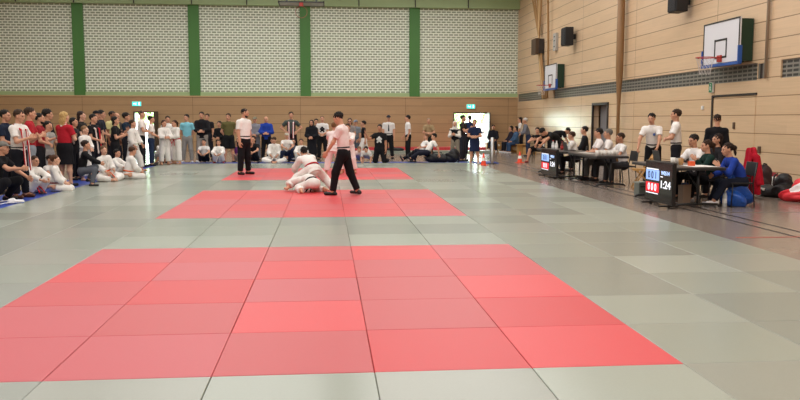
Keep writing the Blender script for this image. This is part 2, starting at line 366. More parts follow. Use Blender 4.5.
# ------------------------------------------------------------------ sports fittings
M_board = mat('backboard_white', '#dfe0e6', .35); M_bluepad = mat('blue_pad', '#2456a8', .5); M_orange = mat('rim_orange', '#b2362c', .4); M_dgreen = mat('green_steel', '#123524', .45)
M_net = mat('net_cord', '#c9c3c0', .8)
def hoop(loc, rz, label):
    """backboard facing -Y in its own frame; loc is the board's centre"""
    e = empty('basketball_hoop', loc, rz, label, 'basketball hoop')
    bd = MB().box((0, .02, 0), (1.8, .04, 1.05)).build('backboard', M_board, e, bevel=.004)
    m = MB()
    for z in (.515,): m.box((0, -.004, z), (1.8, .012, .035))
    for x in (-.885, .885): m.box((x, -.004, 0), (.035, .012, 1.05))
    m.box((0, -.004, -.505), (1.8, .012, .035))
    m.build('border', M_black, bd)
    m = MB(); zb = -.33
    for x in (-.285, .285): m.box((x, -.004, zb+.2), (.045, .01, .45))
    m.box((0, -.004, zb+.4), (.61, .01, .045)).box((0, -.004, zb-.02), (.61, .01, .045))
    m.build('target_square', M_black, bd)
    m = MB().box((0, .01, -.535), (1.86, .1, .07))
    for x in (-.915, .915): m.box((x, .01, -.34), (.05, .1, .42))
    m.build('edge_padding', M_bluepad, e, bevel=.01)
    m = MB()
    for x in (-.7, -.25, .25, .7): m.bar((x, .09, -.5), (x, .09, .5), .08, .08)
    for z in (-.45, .0, .45): m.bar((-.75, .09, z), (.75, .09, z), .06, .06)
    for x in (-.84, -.45, .45, .84): m.box((x, .2, 0), (.05, .3, .98))
    for x in (-.4, .4): m.bar((x, .1, .2), (x, .36, .2), .08, .08).bar((x, .1, -.2), (x, .36, -.2), .08, .08)
    m.build('support_frame', M_dgreen, e)
    m = MB(); zr = -.36; cy = -.15-.225
    m.tube([(.225*math.cos(a), cy+.225*math.sin(a), zr) for a in np.linspace(0, 2*PI, 33)[:-1]], .012, 8, closed=True)
    m.box((0, -.02, zr-.02), (.18, .05, .16)).bar((-.06, -.03, zr), (-.12, -.2, zr), .02, .02).bar((.06, -.03, zr), (.12, -.2, zr), .02, .02)
    m.build('rim', M_orange, e)
    m = MB()
    for k in range(12):
        for sgn in (1, -1):
            pts = []
            for j in range(6):
                t = j/5; a = 2*PI*k/12+sgn*t*1.3; r = .222-.1*t**.7
                pts.append((r*math.cos(a), cy+r*math.sin(a), zr-.01-.4*t))
            m.tube(pts, .0035, 4)
    m.build('net', M_net, e)
hoop((XR-.37, 14.2, 3.48), -PI/2, 'basketball hoop on the panelled wall above the seated women, nearer of the two wall hoops')
hoop((XR-.37, 29.2, 3.44), -PI/2, 'basketball hoop on the panelled wall above the far table, smaller and farther wall hoop')
# the hoop folded up under the ceiling above the rear square
e = empty('basketball_hoop', (1.75, 28.0, 6.22), 0, 'basketball hoop folded up under the ceiling in front of the green pillar', 'basketball hoop')
bd = MB().box((0, 0.5, .06), (1.8, 1.05, .04)).build('backboard', mat('backboard_grey', '#a9ada8', .4), e)
m = MB().box((0, -.03, .05), (1.8, .04, .05)).box((0, 1.03, .05), (1.8, .04, .05))
for x in (-.9, .9): m.box((x, .5, .05), (.05, 1.05, .09))
m.build('border', M_black, bd)
MB().box((0, .02, -.02), (.16, .1, .18)).build('rim_bracket', M_orange, e)
MB().tube([(.0+.23*math.cos(a), .02, -.34+.23*math.sin(a)) for a in np.linspace(0, 2*PI, 33)[:-1]], .011, 8, closed=True).build('rim', mat('rim_weathered', '#9c5a48', .5), e)
m = MB()
for x in (-.6, .6): m.bar((x, .4, .1), (x*.8, 2.2, 2.0), .08, .08).bar((x, .8, .1), (x, .9, 2.06), .06, .06)
m.build('support_frame', M_dgreen, e)

def speaker(loc, w, h, label):
    e = empty('loudspeaker', loc, 0, label, 'loudspeaker', 'wall loudspeakers')
    m = MB().add([(-.34, -w/2, -h/2), (0, -w/2, -h/2), (0, w/2, -h/2), (-.34, w/2*.9, -h/2), (-.34, -w/2, h/2), (0, -w/2, h/2), (0, w/2, h/2), (-.34, w/2*.9, h/2)],
        [(0, 3, 2, 1), (4, 5, 6, 7), (0, 1, 5, 4), (1, 2, 6, 5), (2, 3, 7, 6), (3, 0, 4, 7)])
    m.build('cabinet', mat('speaker_black', '#18181b', .6), e, bevel=.02)
    MB().box((-.35, 0, 0), (.015, w*.85, h*.9)).build('grille', mat('speaker_grille', '#232326', .8, bump=.6, bscale=300), e)
    MB().box((.08, 0, 0), (.16, .12, .2)).build('bracket', M_black, e)
speaker((XR-.16, 16.8, 4.86), .56, .62, 'black loudspeaker high on the panelled wall above the nearer hoop')
speaker((XR-.16, 27.0, 4.92), .6, .72, 'black loudspeaker high on the panelled wall above the farther hoop')
e = empty('wall_box', (XR-.06, 29.6, 4.96), 0, 'pale grey control box on the wall beside the farther loudspeaker', 'control box')
MB().box((0, 0, 0), (.12, .42, .75)).build('housing', mat('grey_plastic', '#b5b2ac', .5), e, bevel=.015)
m = MB()
for z in (-.2, .05, .22): m.box((-.062, -.02, z), (.01, .16, .05))
m.build('switches', M_dark, e)
# climbing ropes gathered at the corner
M_rope = mat('hemp_rope', '#a98458', .9, bump=.8, bscale=90); M_rope2 = mat('pale_rope', '#d1b384', .9, bump=.8, bscale=90)
for i, (px, m_) in enumerate(((529, M_rope), (532.5, M_rope), (536, M_rope), (539.5, M_rope2), (542.5, M_rope), (547, M_rope))):
    yt = CAM[1]+(XR-.25-CAM[0])/((x_at(px, 10., 0)-CAM[0])/(10-CAM[1])); yb = 30.75+.12*i
    if i == 5: yb = yt
    n = 14; pts = []
    for j in range(n+1):
        t = j/n; z = 8.25-t*5.7; u = min(1, t/.58)
        pts.append((XR-.14-.1*(1-u)-.012*(i % 2), yt+(31.95+.09*(i-2)-yt)*u if i < 5 and t <= .58 else (31.95+.09*(i-2)+(yb-31.95-.09*(i-2))*(t-.58)/.42 if i < 5 else yt), z))
    o = MB().tube(pts, .045 if i != 5 else .05, 8).build('climbing_rope', m_, None, True)
    tag(o, ['outermost brown rope of the bundle drawn to the wall, nearest the brick corner', 'brown climbing rope second from the brick corner in the gathered bundle', 'brown climbing rope third from the brick corner in the gathered bundle',
        'pale climbing rope in the middle of the gathered bundle', 'brown climbing rope next to the straight hanging one in the bundle', 'straight hanging brown rope on the loudspeaker side of the bundle'][i], 'climbing rope', 'climbing ropes in the corner')
e = empty('rope_box', (XR-.32, 31.97, 4.97), 0, 'dark brown wooden box holding the bundle of climbing ropes to the wall', 'box')
MB().box((-.02, 0, 0), (.16, .78, .7)).build('box_front', mat('brown_box', '#4d3a29', .6), e, bevel=.01)
for q in (-.36, .36): MB().box((.18, q, 0), (.24, .06, .66)).build('bracket', M_dark, e)
o = MB().tube([(XR-.2, 21.45, ZC-.06), (XR-.2, 21.45, 3.3), (XR-.2, 21.45, 2.1), (XR-.2, 21.45, .0)], [.125, .125, .06, .05], 14).build('wooden_pole', mat('pole_wood', '#8e6a43', .5, vary=.1, bscale=4), None, True)
tag(o, 'tall tapering wooden pole standing in front of the panelled wall beside the dark doorway', 'pole')
o = MB().tube([(XR-.06, 12.66, ZC-.05), (XR-.06, 12.66, 2.55)], .035, 10).build('wall_pipe', mat('pipe_beige', '#a08d78', .4), None, True)
tag(o, 'thin beige pipe running down the panelled wall beside the nearer hoop', 'pipe')
for y, z, lab in ((14.05, 1.47, 'small dark round recess in the flush door above the woman in green'), (12.85, .92, 'small brown wall fitting above the black bags'), (17.6, 1.52, 'small dark wall fitting behind the standing man leaning on the chair')):
    o = MB().box((XR-.02, y, z), (.04, .1, .16)).build('wall_fitting', mat('brown_fitting', '#5a4433', .5), bevel=.01); tag(o, lab, 'wall fitting')
o = MB().box((XR-.02, 15.75, 1.93), (.04, .1, .1)).build('wall_switch', M_white, bevel=.01); tag(o, 'small white switch on the wall beside the flush door frame', 'switch')

# ------------------------------------------------------------------ light and camera
def area(name, loc, sx, sy, w, col=(1, .975, .94)):
    l = bpy.data.lights.new(name, 'AREA'); l.shape = 'RECTANGLE'; l.size = sx; l.size_y = sy; l.energy = w; l.color = col
    o = bpy.data.objects.new(name, l); COL.objects.link(o); o.location = loc; return o
for i, y in enumerate((-3.5, 5, 13.5, 22, 30.5)):
    for j, x in enumerate((-9.5, -1, 7.5)):
        area('ceiling_lamp', (x, y, ZC-.1), 7.5, 7.2, (225, 330, 370)[j])
w = bpy.data.worlds.new('sky'); bpy.context.scene.world = w; w.use_nodes = True
bg = w.node_tree.nodes['Background']; bg.inputs['Color'].default_value = (.82, .92, 1, 1); bg.inputs['Strength'].default_value = 12.0
s = bpy.data.lights.new('sun', 'SUN'); s.energy = 50; s.angle = .01; so = bpy.data.objects.new('sun', s); COL.objects.link(so)
so.rotation_euler = (math.radians(42), 0, math.radians(-15))
cd = bpy.data.cameras.new('camera'); cam = bpy.data.objects.new('camera', cd); COL.objects.link(cam)
cd.sensor_width = 36; cd.lens = FPX/800*36; cd.clip_end = 300; cd.clip_start = .05
rot = Matrix((Vector(_R2), Vector(_U2), Vector(-_F))).transposed().to_4x4(); rot.translation = Vector(CAM); cam.matrix_world = rot
sc = bpy.context.scene; sc.camera = cam
sc.view_settings.view_transform = 'Standard'; sc.view_settings.look = 'None'; sc.view_settings.gamma = 1; sc.view_settings.use_curve_mapping = False
sc.view_settings.exposure = 0.14
# ------------------------------------------------------------------ people: bodies and clothes grown as one smooth surface each
def nrm(v):
    v = np.asarray(v, float); return v/(np.linalg.norm(v)+1e-9)
def A(*v): return np.array(v, float)
class Blob:
    """smoothly blended tapered limbs; surface() meshes them"""
    def __init__(s, k=.03): s.p = []; s.k = k; s.cut = []
    def cap(s, a, b, r0, r1=None, n=None, q=1., fa=False, fb=False, k=None, m=0):
        s.p.append(('c', A(*a), A(*b), r0, r0 if r1 is None else r1, None if n is None else nrm(n), q, fa, fb, s.k if k is None else k, m)); return s
    def ell(s, c, r, R=None, k=None, m=0):
        s.p.append(('e', A(*c), A(*r), np.eye(3) if R is None else np.asarray(R), s.k if k is None else k, m)); return s
    def clip(s, pt, n): s.cut.append((A(*pt), nrm(n))); return s      # keeps the side n points away from
    def dist(s, p, P):
        if p[0] == 'e':
            q = (P-p[1]) @ p[3]; l = np.sqrt(((q/p[2])**2).sum(-1)); return (l-1)*float(p[2].min()) if p[2].min()*3 > p[2].max() else (l-1)*float(p[2].min())*1.5
        _, a, b, r0, r1, n, q, fa, fb, k, m = p
        d = P-a; ba = b-a; L2 = float(ba @ ba)+1e-12; L = math.sqrt(L2)
        tr = (d @ ba)/L2; t = np.clip(tr, 0, 1)
        v = d-t[..., None]*ba
        if n is not None and q != 1:
            w = v @ n; v = v+(w*(1/q-1))[..., None]*n
        r = np.sqrt((v*v).sum(-1))-(r0+(r1-r0)*t)
        if n is not None and q != 1: r = r*max(q, .6)
        if fb: r = np.maximum(r, (tr-1)*L)
        if fa: r = np.maximum(r, -tr*L)
        return r
    def field(s, h):
        lo, hi = [], []
        for p in s.p:
            if p[0] == 'e': R = float(p[2].max()); lo.append(p[1]-R); hi.append(p[1]+R)
            else:
                R = max(p[3], p[4]); lo.append(np.minimum(p[1], p[2])-R); hi.append(np.maximum(p[1], p[2])+R)
        LO = np.min(lo, 0)-2.5*h; HI = np.max(hi, 0)+2.5*h
        n = np.ceil((HI-LO)/h).astype(int)+1
        D = np.full(n, .25, np.float32)
        ax = [LO[i]+h*np.arange(n[i]) for i in range(3)]
        for p, l, u in zip(s.p, lo, hi):
            k = p[9] if p[0] == 'c' else p[4]
            g = k+1.5*h
            i0 = np.maximum(((l-g-LO)/h).astype(int), 0); i1 = np.minimum(((u+g-LO)/h).astype(int)+2, n)
            P = np.stack(np.meshgrid(*[ax[i][i0[i]:i1[i]] for i in range(3)], indexing='ij'), -1)
            d = s.dist(p, P).astype(np.float32)
            sl = tuple(slice(i0[i], i1[i]) for i in range(3)); o = D[sl]
            hh = np.maximum(k-np.abs(o-d), 0)/max(k, 1e-6); D[sl] = np.minimum(o, d)-hh*hh*k*.25
        if s.cut:
            P = np.stack(np.meshgrid(*ax, indexing='ij'), -1)
            for pt, nn in s.cut: D = np.maximum(D, ((P-pt) @ nn).astype(np.float32))
        return D, LO
    def surface(s, h):
        D, LO = s.field(h); nx, ny, nz = D.shape; I = D < 0
        cs = (nx-1, ny-1, nz-1); cnt = np.zeros(cs, np.int8); pos = np.zeros(cs+(3,), np.float32)
        off = [(i, j, k) for i in (0, 1) for j in (0, 1) for k in (0, 1)]
        for a in off:
            for ax in range(3):
                if a[ax]: continue
                b = list(a); b[ax] = 1
                sa = tuple(slice(a[i], a[i]+cs[i]) for i in range(3)); sb = tuple(slice(b[i], b[i]+cs[i]) for i in range(3))
                da, db = D[sa], D[sb]; x = (da < 0) != (db < 0)
                if not x.any(): continue
                ix = np.nonzero(x); t = da[ix]/(da[ix]-db[ix])
                pt = np.tile(np.array(a, np.float32), (len(t), 1)); pt[:, ax] += t
                pos[ix] += pt; cnt[ix] += 1
        act = cnt > 0; ids = np.full(cs, -1, np.int64); ids[act] = np.arange(act.sum())
        c = np.argwhere(act).astype(np.float32); V = LO+h*(c+pos[act]/cnt[act][:, None])
        Q = []
        for ax in range(3):
            u, v = [(1, 2), (2, 0), (0, 1)][ax]
            sl0 = [slice(1, -1)]*3; sl0[ax] = slice(0, -1); sl1 = list(sl0); sl1[ax] = slice(1, None)
            i0, i1 = I[tuple(sl0)], I[tuple(sl1)]
            e = np.argwhere(i0 != i1)
            if not len(e): continue
            base = e.copy(); base[:, u] += 1; base[:, v] += 1
            flip = ~i0[tuple(e.T)]
            def idn(du, dv):
                q = base.copy(); q[:, u] += du; q[:, v] += dv; return ids[tuple(q.T)]
            f = np.stack([idn(-1, -1), idn(0, -1), idn(0, 0), idn(-1, 0)], 1)
            f[flip] = f[flip][:, ::-1]; Q.append(f)
        return V, np.concatenate(Q) if Q else np.zeros((0, 4), int)

def np_mesh(name, V, F, mats, parent=None, mi=None):
    me = bpy.data.meshes.new(name); n = len(F)
    me.vertices.add(len(V)); me.vertices.foreach_set('co', np.asarray(V, np.float32).ravel())
    me.loops.add(n*4); me.loops.foreach_set('vertex_index', np.asarray(F, np.int32).ravel())
    me.polygons.add(n); me.polygons.foreach_set('loop_start', np.arange(0, n*4, 4, dtype=np.int32))
    me.polygons.foreach_set('use_smooth', np.ones(n, bool))
    for m in (mats if isinstance(mats, list) else [mats]): me.materials.append(m)
    if mi is not None: me.polygons.foreach_set('material_index', np.asarray(mi, np.int32))
    me.update(); me.validate()
    o = bpy.data.objects.new(name, me); COL.objects.link(o)
    if parent is not None: o.parent = parent
    return o

# a head, about 0.235 m tall, centred between the ears, facing +Y
def make_head(h):
    b = Blob(.02)
    b.ell((0, -.012, .035), (.075, .095, .082)).ell((0, .018, -.02), (.062, .078, .085), k=.03).ell((0, .045, -.075), (.042, .042, .04), k=.03)
    b.cap((0, .088, .012), (0, .108, -.024), .010, .013, k=.014).cap((-.012, .097, -.028), (.012, .097, -.028), .009, k=.01)
    b.cap((-.04, .078, .026), (.04, .078, .026), .014, k=.02)
    for s in (-1, 1):
        b.ell((s*.076, -.005, -.005), (.012, .02, .034), k=.008); b.ell((s*.044, .055, -.022), (.022, .025, .022), k=.02)
        b.ell((s*.031, .083, .006), (.0135, .01, .009), k=.003)
    b.cap((-.022, .085, -.056), (.022, .085, -.056), .009, k=.008).cap((-.018, .083, -.068), (.018, .083, -.068), .009, k=.008)
    V, F = b.surface(h); c = V[F].mean(1); mi = np.zeros(len(F), int)
    for s in (-1, 1):
        e = (np.abs(c[:, 0]-s*.031) < .0125) & (np.abs(c[:, 2]-.006) < .0072) & (c[:, 1] > .07); mi[e] = 1
        e = (np.abs(c[:, 0]-s*.032) < .019) & (np.abs(c[:, 2]-.029) < .005) & (c[:, 1] > .06); mi[e] = 2
    e = (np.abs(c[:, 0]) < .026) & (np.abs(c[:, 2]+.062) < .008) & (c[:, 1] > .07); mi[e] = 3
    return V, F, mi
# a right hand, wrist at the origin, fingers along +Y, palm towards -Z, thumb on the -X side
def make_hand(kind, h):
    b = Blob(.008)
    b.cap((0, -.01, 0), (0, .03, 0), .027, .03, n=(0, 0, 1), q=.62).cap((-.02, .05, 0), (.024, .05, 0), .027, .024, n=(0, 0, 1), q=.5, k=.02).cap((-.026, .083, 0), (.03, .08, 0), .0125)
    curl = {'relaxed': .55, 'grip': 1.35, 'flat': .08}[kind]
    for i, (x, L) in enumerate(((-.031, .072), (-.0105, .082), (.0105, .076), (.031, .06))):
        p = A(x, .084, 0); a = curl*.6+i*.06*curl; f = x*.9
        for j, (fr, r0, r1) in enumerate(((.45, .0092, .0088), (.31, .0088, .0082), (.24, .0082, .0068))):
            d = A(math.sin(f)*math.cos(a), math.cos(f)*math.cos(a), -math.sin(a)); q = p+d*L*fr
            b.cap(p, q, r0, r1, k=.004); p = q; a += curl*(.75 if j == 0 else .55)
    t0 = A(-.024, .018, -.004); t1 = t0+A(-.030, .024, -.012); t2 = t1+A(-.012 if kind != 'grip' else .008, .028, -.010); t3 = t2+A(.0 if kind != 'grip' else .018, .02, -.008)
    b.cap(t0, t1, .015, .0115, k=.012).cap(t1, t2, .0105, .0098, k=.004).cap(t2, t3, .0098, .0075, k=.004)
    return b.surface(h)
HEADS = {1: make_head(.0055), 2: make_head(.009)}
HANDS = {(k, l): make_hand(k, (.0045, .0075)[l-1]) for k in ('relaxed', 'grip', 'flat') for l in (1, 2)}

def D3(p, o, s):
    p, o = math.radians(p), math.radians(o)
    return A(s*math.sin(o), math.cos(o)*math.sin(p), -math.cos(o)*math.cos(p))
def rotx(a): c, s = math.cos(a), math.sin(a); return np.array([[1, 0, 0], [0, c, -s], [0, s, c]])
def rotz(a): c, s = math.cos(a), math.sin(a); return np.array([[c, -s, 0], [s, c, 0], [0, 0, 1]])
def roty(a): c, s = math.cos(a), math.sin(a); return np.array([[c, 0, s], [0, 1, 0], [-s, 0, c]])

# arms: (upper pitch, upper out, fore pitch, fore out); legs: (thigh pitch, thigh out, shin pitch, shin out); degrees, pitch from straight down to forwards
ARM = dict(down=(3, 9, 14, 3), hips=(-18, 42, 38, -42), crossed=(22, 14, 72, -62), phone=(35, 12, 118, -18), raised=(70, 25, 160, 5), reach=(45, 8, 70, 0), fold=(14, 10, 62, -48),
    lap=(20, 12, 55, -22), knees=(52, 14, 66, -30), table=(38, 16, 84, -30), behind=(-35, 18, -25, 12), chin=(42, 8, 140, -22), chest=(18, 12, 112, -48), pocket=(-12, 20, 14, -8), back=(-12, 14, -14, -34), lean=(34, 10, 26, 0), floor=(24, 18, 20, 8), wide=(30, 42, 60, 20))
LEG = dict(stand=(2, 5, -1, 4), relaxed=(6, 7, -7, 5), fwd=(24, 3, 10, 2), backw=(-14, 3, -34, 2), chair=(86, 8, 3, 4), chairo=(84, 20, -8, 10), chairf=(84, 5, 28, 3), cross=(68, 52, 60, -66), up=(120, 10, -38, 4), upo=(118, 24, -38, 8), seiza=(80, 12, -97, 4),
    kneel=(3, 10, -88, 6), ext=(88, 8, 84, 6), squat=(100, 22, -40, 8), side=(62, 60, -40, 64), lunge=(50, 6, -8, 3), allfours=(66, 34, -72, 18), wideback=(20, 38, -62, 46))
POSE = dict(
    stand=dict(), crossed=dict(aL='crossed', aR='crossed'), hips=dict(aL='hips', aR='hips'), phone=dict(aR='phone', aL='fold'), fold=dict(aL='fold', aR='fold'), chest=dict(aL='chest', aR='chest'), back=dict(aL='back', aR='back'),
    walk=dict(lL='fwd', lR='backw', aL=(-18, 8, 2, 0), aR=(22, 8, 36, -2)),
    chair=dict(lL='chair', lR='chair', aL='lap', aR='lap', lean=4), table=dict(lL='chair', lR='chair', aL='table', aR='table', lean=12),
    cross=dict(lL='cross', lR='cross', aL='lap', aR='lap', lean=8, foot=0), kneesup=dict(lL='up', lR='up', aL='knees', aR='knees', lean=14), seiza=dict(lL='seiza', lR='seiza', aL='lap', aR='lap', lean=4),
    kneel=dict(lL='kneel', lR='kneel'), squat=dict(lL='squat', lR='squat', aL='knees', aR='knees', lean=25))

def figure(H, pose, b=1., hs=None):
    """joint positions of a figure H tall in the pose, feet at the origin, facing +Y"""
    s = H/1.75; J = {}; hs = hs or s**.55
    g = lambda k, d: pose.get(k, d)
    look = lambda t, v: t[v] if isinstance(v, str) else v
    P = A(0, 0, 0); R = A(1, 0, 0)
    px, lean, side, twist = g('lead', 0), math.radians(g('lean', 2)), math.radians(g('side', 0)), math.radians(g('twist', 0))
    curl = math.radians(g('curl', 0))
    d1 = A(math.sin(side), math.sin(lean*.75)*math.cos(side), math.cos(lean*.75)*math.cos(side)); d2 = A(math.sin(side), math.sin(lean+curl)*math.cos(side), math.cos(lean+curl)*math.cos(side)); d1, d2 = nrm(d1), nrm(d2)
    M = P+.23*s*d1; N = M+.285*s*d2
    tR = nrm(rotz(twist) @ R); tR = nrm(tR-d2*(tR @ d2)); tF = np.cross(d2, tR)
    J.update(P=P, M=M, N=N, d1=d1, d2=d2, tR=tR, tF=tF, pF=np.cross(d1, nrm(R-d1*(R @ d1))), s=s, b=b, hs=hs)
    hy, hp = math.radians(g('hy', 0)), math.radians(g('hp', 0))
    hd = nrm(.5*d2+.6*A(0, 0, 1) if lean+curl < 1.2 else d2)
    J['QR'] = (rotz(hy+twist*.3) @ rotx(hp)) if lean+curl < 1.25 else (rotz(hy) @ rotx(hp-(lean+curl)*.85))
    J['Hd'] = N+hd*(.085*s)+ J['QR'] @ A(0, .018, .118)*hs
    for sd, nm in ((-1, 'L'), (1, 'R')):
        u = look(ARM, g('a'+nm, 'down')); l = look(LEG, g('l'+nm, 'stand'))
        S = N-.045*s*d2+sd*.172*s*(.9+.1*b)*tR; fr = rotz(twist)
        E = S+.285*s*(fr @ D3(u[0], u[1], sd)); fd = fr @ D3(u[2], u[3], sd); W = E+.245*s*fd
        hip = P+sd*.088*s*R-.02*s*d1; K = hip+.415*s*D3(l[0], l[1], sd); sh = D3(l[2], l[3], sd); An = K+.405*s*sh
        fo = math.radians(g('foot', 12)); kneel = l[2] < -58 or g('toe_back', 0)
        fdir = nrm(sh+A(0, 0, -.12)) if kneel else nrm(A(sd*math.sin(fo), math.cos(fo), -math.sin(math.radians(g('fp'+nm, 0)))))
        if (l[2] > 55 and l[0] > 50) or l[0] > 150: fdir = nrm(A(0, .25, 1)-sh*((A(0, .25, 1)) @ sh)) if l[3] > -30 else nrm(A(sd*-.3, .9, -.05))
        sole = nrm(np.cross(np.cross(fdir, sh if not kneel else A(0, 1, 0)), fdir)); sole = sole if sole @ sh > 0 or kneel else -sole
        if kneel: sole = nrm(A(0, -.3, 1)-fdir*(A(0, -.3, 1) @ fdir))
        J.update({'S'+nm: S, 'E'+nm: E, 'W'+nm: W, 'f'+nm: fd, 'H'+nm: hip, 'K'+nm: K, 'A'+nm: An, 'T'+nm: An+fdir*.155*s+sole*.045*s, 'B'+nm: An-fdir*.045*s+sole*.05*s, 'fd'+nm: fdir, 'so'+nm: sole})
    # rest on the ground, or rotate the whole figure first when it lies
    tilt = g('tilt', None)
    if tilt:
        T = rotz(math.radians(tilt[2])) @ roty(math.radians(tilt[1])) @ rotx(math.radians(tilt[0]))
        for k, v in J.items():
            if isinstance(v, np.ndarray): J[k] = T @ v
    low = [J['P'][2]-.115*s*b]
    for nm in 'LR': low += [J['K'+nm][2]-.062*s*b, J['T'+nm][2]-.03*s, J['B'+nm][2]-.03*s, J['A'+nm][2]-.045*s, J['E'+nm][2]-.045*s, J['W'+nm][2]-.03*s]
    if tilt: low += [J['N'][2]-.12*s, J['M'][2]-.13*s*b]
    dz = A(0, 0, -min(low)); ctr = A(0, 0, 0)
    if g('lead', None) is None and not tilt:
        m = (J['AL']+J['AR'])/2; sup = g('support', None)
        if sup != 'hip' and max(abs(look(LEG, g('l'+n, 'stand'))[0]) for n in 'LR') < 55: ctr = A(-m[0], -m[1], 0)
    for k in J:
        if isinstance(J[k], np.ndarray) and k not in ('d1', 'd2', 'tR', 'tF', 'pF', 'QR', 'fL', 'fR', 'fdL', 'fdR', 'soL', 'soR'): J[k] = J[k]+dz+ctr
    return J

def torso(B, J, e, hem, hemr=1., top=.0, fb=True, k=.05):
    s, b = J['s'], J['b']
    B.cap(J['P']-J['d1']*hem*s, J['M'], (.142*b*hemr+e)*s, (.132*b+e)*s, n=J['pF'], q=.72, fa=fb, k=k)
    B.cap(J['M'], J['N']-J['d2']*.11*s, (.13*b+e)*s, (.142*(.5+.5*b)+e)*s, n=J['tF'], q=.68, k=k)
    B.cap(J['SL']-J['d2']*.005*s, J['SR']-J['d2']*.005*s, (.058+e)*s, k=k)
    B.cap(J['N']-J['d2']*.06*s, J['N']+J['d2']*.012*s, (.082+e)*s, (.058+e)*s, k=.03)
def sleeves(B, J, e, frac, flare=1., fb=True):
    s = J['s']; w = .85+.15*J['b']
    for n in 'LR':
        S, E, W = J['S'+n], J['E'+n], J['W'+n]
        if frac <= 1: B.cap(S, S+(E-S)*frac, (.057*w+e)*s, (.052*w+e)*s*flare, fb=fb, k=.035)
        else:
            B.cap(S, E, (.057*w+e)*s, (.05*w+e)*s*(.5+.5*flare), k=.035); B.cap(E, E+(W-E)*(frac-1), (.047*w+e)*s*(.6+.4*flare), (.037*w+e)*s*flare, fb=fb, k=.03)
def legs(B, J, e, frac, flare=1.):
    s = J['s']; w = .7+.3*J['b']
    B.cap(J['HL']*.8+J['HR']*.2, J['HR']*.8+J['HL']*.2, (.108*J['b']+e)*s, n=J['pF'], q=.9, k=.06)
    B.cap(J['P']-J['d1']*.02*s, J['P']+J['d1']*.12*s, (.135*J['b']+e)*s, (.128*J['b']+e)*s, n=J['pF'], q=.72, fb=True, k=.05)
    for n in 'LR':
        h, K, An = J['H'+n], J['K'+n], J['A'+n]
        if frac <= 1: B.cap(h, h+(K-h)*frac, (.09*w+e)*s, (.07*w+e)*s*flare, fb=True, k=.04)
        else:
            B.cap(h, K, (.092*w+e)*s, (.064*w+e)*s*(.5+.5*flare), k=.04); B.cap(K, K+(An-K)*(frac-1), (.062*w+e)*s*(.5+.5*flare), (.042*w+e)*s*flare, fb=True, k=.03)

